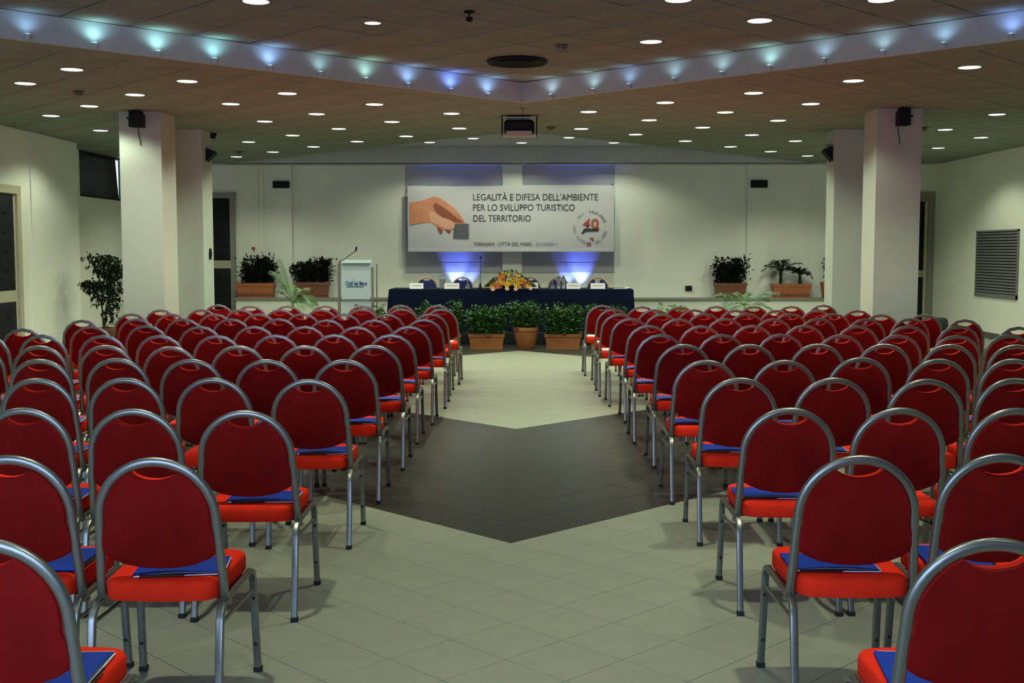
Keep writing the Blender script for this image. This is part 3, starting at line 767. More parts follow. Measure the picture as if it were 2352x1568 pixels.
m.build('emblem_mark', M['orange_r'], ban)

# ------------------------------------------------------------------ chairs
def arch_path(rx=.199, rz=.199, zc=.709, flare=.213):
    P = []
    def yb(z): return .075*(.92 - z)/.51
    left = [(-flare, .398), (-.2125, .44), (-.2105, .50), (-.207, .57), (-.203, .64)]
    for x, z in left: P.append((x, yb(z), z))
    for k in range(0, 25):
        t = PI - PI*k/24; P.append((rx*math.cos(t), yb(zc + rz*math.sin(t)), zc + rz*math.sin(t)))
    for x, z in reversed(left): P.append((-x, yb(z), z))
    P[0] = (P[0][0] - .004, P[0][1] + .02, P[0][2] - .004); P[-1] = (P[-1][0] + .004, P[-1][1] + .02, P[-1][2] - .004)
    return P
def chair_meshes(n_tube, arc_step, red, redback_shaded, metal):
    K = {}
    m = MB(); P = arch_path(); P = P[:5] + P[5:30:arc_step] + P[30:] if arc_step > 1 else P
    m.tube(P, .0165, .0125, n=n_tube, up=(0, 1, .0001), power=2.6)
    # section: side axis lies along the depth
    K['back_frame'] = m.mesh('back_frame', metal, smooth=50)
    # padded back with the hand hole cut from its top edge
    outl = []
    for k in range(21):
        t = D_(-8) + (D_(57) - D_(-8))*k/20; outl.append((.186*math.cos(t), .709 + .187*math.sin(t)))
    hole = [(.082, .878), (.070, .866), (.050, .856), (.025, .850), (0, .848)]
    right = outl + hole
    low_r = [(.199, .60), (.192, .578), (.165, .560), (.12, .542), (.06, .530), (0, .527)]
    poly = list(reversed(low_r)) + [(.196, .65)] + right
    full = poly + [(-x, z) for x, z in reversed(poly[1:-1])]
    def yb(z): return .075*(.92 - z)/.51
    def ringp(s_, dy, bul=0.0):
        r = []
        for x, z in full: r.append((x*s_, yb(z) + dy, .70 + (z - .70)*s_))
        return r
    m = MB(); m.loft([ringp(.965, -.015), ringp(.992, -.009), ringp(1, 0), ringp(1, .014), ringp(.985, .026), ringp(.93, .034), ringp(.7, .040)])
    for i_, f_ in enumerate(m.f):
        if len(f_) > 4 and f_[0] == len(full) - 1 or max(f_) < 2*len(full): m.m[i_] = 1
    K['backrest'] = m.mesh('backrest', [red, redback_shaded], smooth=45)
    # seat
    def seat_out(s_, z, dy=0):
        r = []; n = 40
        for i in range(n):
            t = 2*PI*i/n; c, s2 = math.cos(t), math.sin(t)
            ex = 8.0
            x = math.copysign(abs(c)**(2/ex), c); y = math.copysign(abs(s2)**(2/ex), s2)
            wv = .196 + .012*(y + 1)/2
            yy = .245 + .222*y + (-.018*(1 - x*x) if y < 0 else .02*(1 - x*x))*abs(y)
            r.append((x*wv*s_, .245 + (yy - .245)*s_ + dy, z))
        return r
    m = MB(); m.loft([seat_out(.95, .422), seat_out(.99, .424), seat_out(1, .430), seat_out(1, .470), seat_out(.99, .481), seat_out(.965, .488), seat_out(.88, .493), seat_out(.5, .496)])
    K['seat'] = m.mesh('seat', red, smooth=45)
    for s_, key in ((-1, 'l'), (1, 'r')):
        m = MB(); m.tube([(s_*.219, -.065, .018), (s_*.219, -.035, .20), (s_*.219, -.012, .36), (s_*.218, .002, .392), (s_*.217, .03, .411)], .0135, .0105, n=n_tube + 2, up=(0, 1, 0), power=7)
        K['rear_'+key] = m.mesh('leg', metal, smooth=50)
        m = MB(); m.tube([(s_*.222, .502, .018), (s_*.219, .478, .25), (s_*.218, .463, .37), (s_*.218, .450, .402), (s_*.217, .42, .418)], .0135, .0105, n=n_tube + 2, up=(0, 1, 0), power=7)
        for zz, yy in ((.30, .470), (.115, .491)):
            m.lathe([(.007, -.0005), (.006, .002)], 8, (0, 0, 0), 1)
            for k in range(len(m.v) - 16, len(m.v)):
                x, y, z = m.v[k]; m.v[k] = (s_*.220 + x, yy - .0115 - z, zz + y)
        K['front_'+key] = m.mesh('leg', [metal, M['rubber']], smooth=50)
        m = MB(); m.tube([(s_*.217, .025, .409), (s_*.217, .10, .4135), (s_*.217, .34, .417), (s_*.217, .425, .418)], .0125, .0095, n=n_tube, up=(0, 0, 1), power=3.5)
        K['rail_'+key] = m.mesh('side_rail', metal, smooth=50)
        m = MB(); m.tube([(s_*.219, -.012, .352), (s_*.219, .468, .338)], .007, .008, n=6, up=(0, 0, 1)); K['brace_'+key] = m.mesh('brace', metal, smooth=50)
    m = MB(); m.box(-.0155, .0155, -.0135, .0135, 0, .022, bev=.003); K['foot'] = m.mesh('rubber_foot', M['rubber'])
    m = MB(); m.box(-.215, .215, .10, .36, .411, .423); K['seat_support'] = m.mesh('seat_support', M['black'])
    return K
KN = chair_meshes(10, 1, M['red'], M['redback_shaded'], M['alu'])
KF = chair_meshes(6, 3, M['red'], M['redback_shaded'], M['alu'])
KB = chair_meshes(6, 2, M['bluefab'], M['bluefab'], M['gold'])
def make_chair(K, name, near=True):
    r = thing(name, '', 'chair')
    for k in ('seat', 'backrest', 'back_frame', 'seat_support'): link(K[k], k, r)
    for key, s_ in (('l', -1), ('r', 1)):
        a = link(K['rear_'+key], 'leg', r); b = link(K['front_'+key], 'leg', r)
        link(K['rail_'+key], 'side_rail', r); link(K['brace_'+key], 'brace', r)
        if near:
            link(K['foot'], 'rubber_foot', a, (s_*.219, -.067, 0)); link(K['foot'], 'rubber_foot', b, (s_*.222, .504, 0))
        else:
            link(K['foot'], 'rubber_foot', a, (s_*.219, -.067, 0)); link(K['foot'], 'rubber_foot', b, (s_*.222, .504, 0))
    return r
protos = {True: [make_chair(KN, 'banquet_chair')], False: [make_chair(KF, 'banquet_chair', False)]}
used = {True: False, False: False}
LEFT = [[(-46,1237)], [(352,1052),(18,1047)], [(561,943),(305,939),(52,937)], [(709,871),(488,868),(286,868),(84,869)],
        [(791,826),(612,826),(438,825),(267,823),(97,825),(-73,826)], [(857,793),(700,794),(547,794),(392,796),(242,793),(94,794),(-57,793)],
        [(898,767),(769,767),(632,768),(498,769),(368,769),(236,769),(96,768),(-37,767)], [(939,748),(823,749),(700,748),(584,748),(458,748),(335,746),(222,748),(102,754)],
        [(973,732),(859,733),(750,733),(639,730.5),(530,731),(421,731),(313,731),(214,734)], [(988,719),(892,720),(797,720),(694,719),(594,719.5),(493,720),(398,720),(304,719)],
        [(1013,708),(925,708),(836,708.5),(740,709.5),(646,710),(555,710),(466,709.5),(380,710)], [(1005,699.5),(932,699.5),(848,701),(764,701),(682,701),(594,701),(512,699)]]
RIGHT = [[(2287,1238)], [(1976,1047),(2302,1043)], [(1815,937),(2069,937),(2334,938)], [(1700,868),(1916,868),(2130,871),(2332,869)],
         [(1623,827),(1803,827),(1977,821),(2152,824.5),(2327,824.5)], [(1571,791),(1722,791),(1879,790),(2032,790),(2176,791),(2328,792)],
         [(1518,767),(1659,767),(1795,766),(1929,768),(2060,768),(2191,769),(2315,767)], [(1490,746),(1611,747),(1729,746),(1848,745.5),(1970,747),(2078,747),(2196,747),(2317,750)],
         [(1449,730),(1559,731),(1667,730),(1777,731),(1880,730),(1985,731),(2092,730),(2194,733)], [(1423,720),(1517,720),(1619,718.5),(1715,718.5),(1815,719),(1915,719),(2014,721),(2106,721)],
         [(1409,708.5),(1487,710),(1577,710),(1671,711),(1762,711.5),(1853,711.5),(1955,711.5)], [(1383,699.5),(1470,703),(1556,703),(1640,702),(1719,702),(1806,702),(1891,699)]]
# folders: cover, sheets, pen
def folder_meshes():
    K = {}; m = MB(); g = []; nx, ny = 8, 6
    def hz(u, v): return .006 + .010*math.sin(PI*u)*(1 - v) + .012*(v > .99)*0
    for k in range(ny + 1):
        for i in range(nx + 1):
            u, v = i/nx, k/ny; g.append((.31*(u - .5), .225*(v - .5), hz(u, v)))
    f = [(k*(nx+1)+i, k*(nx+1)+i+1, (k+1)*(nx+1)+i+1, (k+1)*(nx+1)+i) for k in range(ny) for i in range(nx)]
    m.raw(g, f); m.raw([(x, y, z - .0016) for x, y, z in g], [tuple(reversed(q)) for q in f])
    m.raw([(x*1.0, y, .0004) for x, y, z in g], f)
    K['cover'] = m.mesh('cover', M['folder'], smooth=60)
    m = MB(); m.raw([(x*.97, y*.96 - .004, z*.55 + .0006) for x, y, z in g], f); m.box(.150, .1575, -.112, .10, .0008, .006); m.box(-.15, .15, -.1165, -.111, .0008, .0035)
    K['sheets'] = m.mesh('sheets', M['paper'], smooth=60)
    m = MB(); m.tube([(-.13, -.122, .006), (.02, -.124, .006)], .0045, n=7); K['pen'] = m.mesh('pen', M['pen'], smooth=True)
    m = MB(); m.tube([(-.137, -.122, .006), (-.128, -.122, .006)], .0052, n=7); K['tip'] = m.mesh('clip', M['chrome'], smooth=True)
    return K
FK = folder_meshes()
fp = thing('document_folder', '', 'folder')
link(FK['cover'], 'cover', fp); link(FK['sheets'], 'sheets', fp); pn = link(FK['pen'], 'pen', fp); link(FK['tip'], 'clip', pn)
m = MB(); m.box(-.105, .105, -.148, .148, 0, .004); m.box(-.105, .105, -.148, .148, .0045, .007)
wp = thing('booklet', '', 'booklet'); m.build('pages', M['paper'], wp)
folder_used = []; booklet_used = []
rowname = lambda k: 'front row by the stage' if k == 0 else f'{ORD[k]} row from the stage'
for side, RW, sd in (('lectern', LEFT, 'lectern side'), ('grille', RIGHT, 'grille side')):
    for ri, row in enumerate(RW):
        k = 11 - ri; near = ri < 6
        last = None
        for ci, (px, py) in enumerate(row):
            p = atz(px, py, .921)
            if last is not None and abs(p.x - last) < .476: p.x = last + (-.476 if side == 'lectern' else .476)
            last = p.x
            pr = protos[near][0]
            if not used[near]: c = pr; used[near] = True
            else: c = copy_tree(pr)
            c.location = (p.x, p.y, 0)
            random.seed(ri*31 + ci*7 + (side == 'grille')*1000)
            c.rotation_euler = (0, 0, random.uniform(-.006, .006))
            pos = 'on the aisle' if ci == 0 else f'{ORD[ci]} from the aisle'
            c['label'] = f'red banquet chair, {sd}, {rowname(k)}, {pos}'
            c['group'] = 'red banquet chairs in rows'
            want = (ri <= 5) or (ri <= 8 and (ci <= 0)) or (ri in (6, 7) and side == 'lectern' and ci in (5, 6)) or (ri in (6, 7) and side == 'grille' and ci in (5, 6))
            if ri in (9, 10, 11) and ci == 0:
                f_ = wp if not booklet_used else copy_tree(wp); booklet_used.append(1)
                f_.location = (p.x + (-.07 if side == 'grille' else .02), p.y + .25, .4965); f_.rotation_euler = (0, 0, random.uniform(-.2, .2))
                f_['label'] = f'white booklet on the aisle seat, {sd}, {rowname(k)}'; f_['group'] = 'white booklets on the front seats'
            elif want:
                f_ = fp if not folder_used else copy_tree(fp); folder_used.append(1)
                off = .05 if side == 'lectern' else -.05
                f_.location = (p.x + off + random.uniform(-.015, .015), p.y + .185 + random.uniform(-.01, .01), .4965)
                f_.rotation_euler = (0, 0, random.uniform(-.10, .10) + (.10 if side == 'lectern' else -.10) + (PI/2 if ri == 0 or (ri == 1 and ci == 1) else 0))
                if ri == 0 or (ri == 1 and ci == 1): f_.location = (p.x + (.075 if side == 'lectern' else -.075), p.y + .235, .4965)
                f_['label'] = f'blue folder on red chair, {sd}, {rowname(k)}, {pos}'; f_['group'] = 'blue folders on the chair seats'
random.seed(11)

# ------------------------------------------------------------------ the stage: table, cloth and what stands on it
YT0, YT1 = 20.6, 21.45
TZ = aty(1176, 663.5, YT0).z
tx0, tx1 = aty(894, 664, YT0).x, aty(1454, 664, YT0).x
tb = thing('conference_table', 'long folding conference table hidden under the dark blue cloth', 'table', ((tx0 + tx1)/2, (YT0 + YT1)/2, PZ))
hw_, hd_, th_ = (tx1 - tx0)/2 - .01, (YT1 - YT0)/2 - .01, TZ - PZ - .006
m = MB(); m.box(-hw_, hw_, -hd_, hd_, th_ - .03, th_); m.build('tabletop', M['cream'], tb)
for sx in (-1, 1):
    for sy in (-1, 1):
        m = MB(); m.tube([(sx*(hw_ - .1), sy*(hd_ - .07), 0), (sx*(hw_ - .1), sy*(hd_ - .07), th_ - .03)], .018, n=8, up=(0, 1, 0)); m.build('leg', M['steel'], tb, smooth=True)
m = MB()
def cloth_ring(k, z, fold):
    r = []; N = 160; per = 2*(2*hw_ + 2*hd_ + .08)
    cw, cd = hw_ + .015 + k, hd_ + .015 + k*.6
    for i in range(N):
        s_ = i/N*4
        q = int(s_); f = s_ - q
        if q == 0: x, y, nx_, ny_ = -cw + 2*cw*f, -cd, 0, -1
        elif q == 1: x, y, nx_, ny_ = cw, -cd + 2*cd*f, 1, 0
        elif q == 2: x, y, nx_, ny_ = cw - 2*cw*f, cd, 0, 1
        else: x, y, nx_, ny_ = -cw, cd - 2*cd*f, -1, 0
        wv = fold*(math.sin(x*11 + math.sin(x*3)*2) + .5*math.sin(x*23 + 1))
        r.append((x + nx_*wv, y + ny_*wv, z))
    return r
hgt = th_ + .004
m.loft([cloth_ring(-.02, hgt, 0), cloth_ring(-.004, hgt - .003, 0), cloth_ring(.004, hgt - .02, .0), cloth_ring(.018, hgt*.7, .006), cloth_ring(.035, hgt*.35, .013), cloth_ring(.055, .008, .018)], caps=False)
m.f.append(tuple(range(160))); m.m.append(0)
tc = m.build('tablecloth', M['cloth'], None, ((tx0 + tx1)/2, (YT0 + YT1)/2, PZ), smooth=50)
tag(tc, 'dark blue tablecloth draped to the floor over the long table', 'tablecloth')
TOP = PZ + hgt + .002
def on_table(px, py_base): # point on the table from its foot pixel, kept on the cloth
    p = aty(px, py_base, YT0 + .25); return p.x
cards = [(957, 31, 'first'), (1038, 34, 'second'), (1222, 28, 'third'), (1317, 32, 'fourth'), (1373, 33, 'fifth')]
for px, w_, nm in cards:
    Yc = YT0 + (.40 if nm == 'third' else .12); a = aty(px - w_/2, 660, Yc).x; b = aty(px + w_/2, 660, Yc).x
    o = thing('name_card', f'white folded name card on the blue table, {nm} from the lectern', 'name card', ((a + b)/2, Yc, TOP), group='name cards on the table')
    w2 = (b - a)/2; m = MB(); m.loft([[(-w2, -.035, 0), (-w2, -.033, 0), (-w2, .0, .098), (-w2, .033, 0), (-w2, .035, 0), (-w2, .0, .101)], [(w2, -.035, 0), (w2, -.033, 0), (w2, .0, .098), (w2, .033, 0), (w2, .035, 0), (w2, .0, .101)]])
    m.build('card', M['paper'], o)
    m = MB(); m.box(-w2*.72, w2*.72, -.001, .0005, .0, .012); q = m.build('printed_line', M['ink2'], o, (0, -.0186, .048)); q.rotation_euler = (-.335, 0, 0)
def bottle(px, label, hh=.24):
    o = thing('water_bottle', label, 'bottle', (aty(px, 650, YT0 + .28).x, YT0 + .28, TOP), group='glass bottles on the table')
    m = MB(); m.lathe([(.032, 0), (.036, .006), (.036, hh*.66), (.030, hh*.74), (.014, hh*.84), (.013, hh*.95)], 16); m.build('body', M['glass'], o, smooth=50)
    m = MB(); m.lathe([(.015, hh*.95), (.015, hh), (.010, hh + .003)], 12); m.build('cap', M['paper'], o, smooth=50)
    m = MB(); m.lathe([(.0365, hh*.25), (.0365, hh*.5)], 16, caps=False); m.build('paper_label', M['steel'], o)
def jug(px, w_, top, label):
    Yc = YT0 + .3; a = aty(px - w_/2, 650, Yc).x; b = aty(px + w_/2, 650, Yc).x; r = (b - a)/2; hh = aty(px, top, Yc).z - TOP
    o = thing('glass_cylinder', label, 'carafe', ((a + b)/2, Yc, TOP))
    m = MB(); m.lathe([(r, 0), (r, hh), (r*.93, hh), (r*.93, .012)], 20); m.build('body', M['glass'], o, smooth=50)
    m = MB(); m.lathe([(r*.9, .014), (r*.9, hh*.7)], 20); m.build('water', M['acryl'], o, smooth=50)
    m = MB(); m.lathe([(r*1.02, hh - .008), (r*1.02, hh + .002), (r*.96, hh + .002)], 20, caps=False); m.build('rim', M['steel'], o)
jug(1016, 15, 631, 'tall clear glass cylinder standing between two name cards on the table')
bottle(1283, 'clear water bottle beside the fourth name card, nearer the flowers', .25); bottle(1294.5, 'clear water bottle beside the fourth name card, touching its edge', .25)
def goblet(px, label, up=False):
    o = thing('water_glass', label, 'glass', (aty(px, 650, YT0 + .3).x, YT0 + .3, TOP), group='stemmed glasses on the table')
    pr = [(.036, 0), (.040, .03), (.037, .065), (.012, .085), (.006, .10), (.006, .145), (.034, .152), (.035, .156)]
    if up: pr = [(r, .156 - z) for r, z in reversed(pr)]
    m = MB(); m.lathe(pr[:4] if not up else pr[-4:], 16, caps=False); m.build('bowl', M['glass'], o, smooth=50)
    m = MB(); m.lathe(pr[3:] if not up else pr[:5], 12); m.build('stem', M['glass'], o, smooth=50)
goblet(1074, 'upturned stemmed glass in front of a blue chair, lectern half of table')
goblet(1269, 'upturned stemmed glass beside the water bottles')
goblet(1372, 'stemmed glass standing behind the name card at the grille end', True)
# papers
o = thing('paper_stack', 'loose white papers with one raised corner at the bare end of the table', 'papers', (aty(1427, 658, YT0 + .25).x, YT0 + .25, TOP))
for k, (dx, rz_) in enumerate(((0, .05), (-.03, -.1), (.03, .2))):
    m = MB(); g = []
    for j in range(4):
        for i in range(6): g.append((.15*(i/5 - .5)*2*.75, .105*(j/3 - .5)*2, .0015*k + (.05*max(0, i/5 - .55)**1.5*(k == 2))))
    m.raw(g, [(j*6+i, j*6+i+1, (j+1)*6+i+1, (j+1)*6+i) for j in range(3) for i in range(5)]); q = m.build('sheet', M['paper'], o, (dx, 0, 0)); q.rotation_euler = (0, 0, rz_)
# table microphone
mp = aty(1103, 655, YT0 + .25)
o = thing('table_microphone', 'tall gooseneck microphone on the table beside the flowers', 'microphone', (mp.x, YT0 + .25, TOP))
mt = aty(1104, 588, YT0 + .25).z - TOP
m = MB(); m.lathe([(.05, 0), (.052, .012), (.03, .022), (.012, .10), (.006, .105)], 14); m.build('base', M['black'], o, smooth=50)
m = MB(); m.tube([(0, 0, .1), (.008, 0, mt*.5), (.012, 0, mt - .05)], .0055, n=6, up=(0, 1, 0)); m.build('neck', M['black'], o, smooth=True)
m = MB(); m.lathe([(.008, mt - .06), (.014, mt - .045), (.014, mt - .01), (.006, mt)], 10, (.012, 0, 0)); m.build('head', M['black'], o, smooth=50)
# chairs behind the table
bp = make_chair(KB, 'conference_chair', False); first = True
for k, px in enumerate((980, 1062, 1217, 1283, 1373)):
    Yc = 22.15; c = bp if first else copy_tree(bp); first = False
    c.location = (aty(px, 640, Yc).x, Yc, PZ); c.rotation_euler = (0, 0, PI)
    c['label'] = ['blue chair with gold frame behind the table, closest to the lectern', 'blue chair behind the table beside the gooseneck microphone', 'blue chair behind the table, half hidden by the flowers', 'blue chair behind the table and the water bottles', 'blue chair with gold frame behind the table, at the grille end'][k]
    c['group'] = 'blue chairs behind the table'

# ------------------------------------------------------------------ plants
def rnd_unit():
    while True:
        v = Vector((random.uniform(-1, 1), random.uniform(-1, 1), random.uniform(-1, 1)))
        if .05 < v.length < 1: return v.normalized()
def leaf(mb, p, d, ln, wd_, droop=.2):
    d = d.normalized(); s = d.cross(Vector((0, 0, 1)))
    if s.length < .05: s = Vector((1, 0, 0))
    s = s.normalized(); s = (s + rnd_unit()*.5).normalized(); n = s.cross(d).normalized()
    a = p; b = p + d*ln*.5 + s*wd_*.5 + n*ln*.06; c = p + d*ln - Vector((0, 0, droop*ln)); e = p + d*ln*.5 - s*wd_*.5 + n*ln*.06
    mb.face((a, b, c)); mb.face((a, c, e))
    # keep both triangles in one island
    i = len(mb.v); mb.v = mb.v[:-6] + [tuple(a), tuple(b), tuple(c), tuple(e)]; k = len(mb.v) - 4
    mb.f[-2] = (k, k+1, k+2); mb.f[-1] = (k, k+2, k+3)
def shrub(parent, w_, d_, z0, z1, n, ln, wd_, material, upright=.6, ragged=.25, stems=10, xl=None, yb=None):
    st = MB(); fo = MB()
    tops = []
    for k in range(stems):
        x, y = random.uniform(-.5, .5)*w_*.8, random.uniform(-.5, .5)*d_*.6
        zt_ = z0 + (z1 - z0)*random.uniform(1 - ragged*1.4, 1.0)
        e = Vector((x*1.15 + random.uniform(-.05, .05), y + random.uniform(-.05, .05), zt_)); b = Vector((x*.8, y*.6, z0 - .03))
        st.tube([b, (b + e)/2 + Vector((random.uniform(-.02, .02), 0, 0)), e], .006, n=4, up=(0, 1, 0), taper=[1, .7, .3]); tops.append((b, e))
    for k in range(n):
        b, e = random.choice(tops); t = random.uniform(.12, 1.02)
        p = b.lerp(e, t) + Vector((random.gauss(0, w_*.07), random.gauss(0, d_*.14), random.gauss(0, .02)))
        xm = w_*.62 if xl is None else xl; p.x = max(-xm, min(xm, p.x)); p.y = max(-d_*.5, min(d_*.30 if yb is None else yb, p.y))
        d = rnd_unit(); d.z = abs(d.z)*upright + (upright - .4)
        leaf(fo, p, d, ln*random.uniform(.6, 1.2), wd_*random.uniform(.7, 1.2))
    st.build('stem', M['bark'], parent); fo.build('foliage', material, parent)
def trough_body(parent, w_, d_, h, material, rim=.02):
    m = MB()
    def rr(sx, sy, z): return [(-sx, -sy, z), (sx, -sy, z), (sx, sy, z), (-sx, sy, z)]
    a, b = w_/2, d_/2
    m.loft([rr(a*.90, b*.86, .0), rr(a*.90, b*.86, .015), rr(a*.88, b*.84, .02), rr(a*.95, b*.93, h*.80)], caps=True)
    m.build('trough', material, parent)
    m = MB(); m.loft([rr(a*.95, b*.93, h*.79), rr(a, b, h*.80), rr(a, b, h), rr(a*.93, b*.88, h), rr(a*.93, b*.88, h*.86)], caps=False); m.build('rim', material, parent)
    m = MB(); m.loft([rr(a*.92, b*.87, h*.86), rr(a*.90, b*.85, h*.88)]); m.build('soil', M['soil'], parent)
def pot_body(parent, r, h, material):
    m = MB(); m.lathe([(r*.62, 0), (r*.66, .01), (r*.88, h*.6), (r*.93, h*.82), (r*1.0, h*.84), (r*1.0, h), (r*.88, h), (r*.86, h*.88)], 24, caps=False)
    m.f.append(tuple(reversed(range(24)))); m.m.append(0); m.build('pot', material, parent, smooth=45)
    m = MB(); m.lathe([(r*.87, h*.88), (r*.3, h*.9)], 20); m.build('soil', M['soil'], parent)
# hedge of planters before the table
YP = 19.25
hedge = [(905, 880, 'trough', 'leaf', 'terracotta trough of green shrubs below the lectern end of the table'),
         (1018, 85, 'trough', 'leaf', 'terracotta trough of green shrubs showing behind the aisle chairs, lectern side'),
         (1118, 83, 'trough', 'leaf', 'terracotta trough of dark shrubs in front of the table, lectern side of the round pot'),
         (1208, 60, 'pot', 'leaf', 'round terracotta pot of green shrubs in the middle of the planter row'),
         (1293, 85, 'trough', 'leaf', 'terracotta trough of green shrubs in front of the table, grille side of the round pot'),
         (1395, 85, 'trough', 'leaf', 'terracotta trough of green shrubs behind the front aisle chairs, grille side'),
         (1535, 60, 'trough', 'leaf_l', 'low trough of pale green shrubs beyond the grille-side chairs'),
         (848, 60, 'trough', 'leaf', 'low trough of green shrubs at the foot of the lectern')]
for i, (px, w_, kind, lf, lab) in enumerate(hedge):
    if px == 905: px, w_ = 934, 62
    q = aty(px, 790, YP); W = w_*YP/FPX
    o = thing('planter', lab, 'planter', (q.x, YP, 0), group='planters before the table')
    top = aty(px, [706, 694, 703, 692, 699, 703, 699, 702][i], YP).z
    if kind == 'pot':
        pot_body(o, W/2, .36, M['terra_f']); shrub(o, .56, .40, .34, top, 1300, .085, .042, M['leaf'], .5, .3, 22, .25)
    else:
        h = .25; trough_body(o, W, .26, h, M['terra_f'])
        shrub(o, W*1.22, .36, h*.9, top, 1900, .085, .042, M[lf], .5, .3, 30, [.23, .28, .31, .28, .29, .32, .3, .22][i])
# planters on the ledge
YLp = (YL + YB)/2 - .02
def ledge_planter(x0, x1, ytop_trough, lab, material, sh, wscale=1.0, n=480, ragged=.3):
    a, b = aty(x0, 680, YLp).x, aty(x1, 680, YLp).x; W = b - a
    o = thing('planter', lab, 'planter', ((a + b)/2, YLp, lz), group='planters on the wall ledge')
    h = aty(x0, ytop_trough, YLp - .1).z - lz
    trough_body(o, W, .22, h, material)
    m = MB(); m.box(-W/2*.93, W/2*.93, -.108, -.100, h*.16, h*.30); m.build('moulding', M['terra_d'], o)
    if sh:
        top = aty(x0, sh, YLp).z - lz; shrub(o, W*wscale, .22, h*.9, top, int(n*2.6), .10, .05, M['leaf_d'], .7, ragged, 26, None, -.02)
    return o, h, W
ledge_planter(543, 632, 650, 'orange terracotta trough with dark bushy shrub on ledge by the padded door', M['terra'], 586, 1.05, 620, .35)
ledge_planter(676, 757, 648, 'dark trough with bushy dark shrub on the ledge beside the lectern', M['terra_d'], 596, 1.15, 720, .2)
ledge_planter(1640, 1714, 650, 'dark terracotta trough with tall dark shrub on ledge before the pilaster, grille side', M['terra_d'], 592, 1.15, 620, .3)
o, h, W = ledge_planter(1772, 1861, 652, 'orange trough with small palms on the ledge between pilaster and rear pillar', M['terra'], None)
def frond(parent, base, az, ln, rise, bend, material, nl=16, ll=.22, lw=.016, name='frond', ysq=1.0):
    """an arching feather leaf: midrib and leaflets in one part"""
    m = MB(); P = []; d = Vector((math.cos(az), math.sin(az), 0))
    for k in range(13):
        t = k/12; P.append(Vector(base) + d*(ln*math.cos(rise)*t) + Vector((0, 0, ln*math.sin(rise)*t - bend*ln*t*t)))
    m.tube(P, .007, n=5, taper=[1 - .8*k/12 for k in range(13)])
    for k in range(nl):
        t = .22 + .78*k/nl; i = min(11, int(t*12)); p = P[i].lerp(P[i+1], t*12 - i); tg = (P[i+1] - P[i]).normalized()
        sd = tg.cross(Vector((0, 0, 1))).normalized()
        for s_ in (-1, 1):
            L2 = ll*math.sin(PI*min(1, .18 + .82*t))**.6*random.uniform(.8, 1.1)
            dd = (tg*.75 + sd*s_*.75 + Vector((0, 0, random.uniform(-.05, .35)))).normalized()
            sw = tg*lw; e = p + dd*L2 - Vector((0, 0, L2*.25)); mid = p + dd*L2*.5
            b = len(m.v); m.v += [tuple(p - sw*.4), tuple(p + sw*.4), tuple(mid + sw*.5), tuple(mid - sw*.5), tuple(e)]
            m.f += [(b, b+1, b+2, b+3), (b+3, b+2, b+4)]; m.m += [0, 0]
    if ysq != 1: m.v = [(x, (y - base[1])*(ysq if y > base[1] else .8) + base[1], z) for x, y, z in m.v]
    return m.build(name, material, parent)
for x, z0, n, ln in ((-.22, h*.9, 15, .60), (.18, h*.9, 10, .42)):
    m = MB(); m.tube([(x, 0, h*.85), (x, 0, h*.9 + ln*.45)], .03 if n > 6 else .015, n=7, up=(0, 1, 0)); m.build('stem', M['leaf_d'], o)
    for k in range(n): frond(o, (x, 0, h*.9 + ln*.45), 2*PI*k/n + .3, ln*random.uniform(.8, 1.1), random.uniform(.5, 1.3), random.uniform(.45, .85), M['leaf_d'], 12, .18, .022, ysq=.18)
# pot at the far end of the ledge, half behind the pillar
q = aty(1893, 682, YLp)
o = thing('planter', 'round terracotta pot with a thin upright plant on ledge, half behind the rear pillar', 'planter', (q.x + .08, YLp, lz), group='planters on the wall ledge')
pot_body(o, .17, .33, M['terra']); m = MB(); m.tube([(-.02, 0, .3), (-.03, 0, .75)], .012, n=6, up=(0, 1, 0)); m.build('stem', M['leaf_d'], o)
fo = MB()
for k in range(40): leaf(fo, Vector((-.03 + random.gauss(0, .03), random.gauss(0, .03), random.uniform(.45, .8))), rnd_unit() + Vector((0, 0, .4)), .13, .05)
fo.build('foliage', M['leaf_d'], o)
# two palms on the floor
def palm(px, py, Y, lab, fr, potz=.28):
    q = aty(px, py, Y); o = thing('potted_palm', lab, 'palm', (q.x, Y, 0), group='palms on the hall floor')
    pot_body(o, .17, potz, M['terra_d'])
    m = MB(); m.tube([(0, 0, potz*.9), (.01, 0, q.z*.6 + .05), (0, 0, q.z)], .022, n=7, up=(0, 1, 0), taper=[1, .9, .8]); m.build('stem', M['bark'], o)
    for az, ln, rise, bend in fr: frond(o, (0, 0, q.z - .02), math.radians(az), ln, math.radians(rise), bend, M['palm'], 24, .25, .011)
palm(672, 694, 17.6, 'green potted palm with long arching fronds standing by the lectern',
     [(172, .95, 78, .28), (165, .85, 66, .35), (20, .55, 45, .75), (8, .62, 40, .95), (-20, .45, 25, .7), (200, .4, 55, .4), (60, .5, 60, .5), (120, .5, 65, .4), (-60, .4, 20, .6), (340, .55, 50, .8)])
palm(1710, 697, 17.4, 'green potted palm with low spreading fronds standing before the ledge, grille side',
     [(178, .58, 38, .38), (200, .5, 20, .55), (215, .4, 8, .55), (0, .66, 40, .40), (-15, .5, 15, .55), (25, .55, 35, .5), (90, .3, 60, .4), (-60, .4, 5, .5), (-100, .35, 0, .5), (150, .4, 40, .5)])
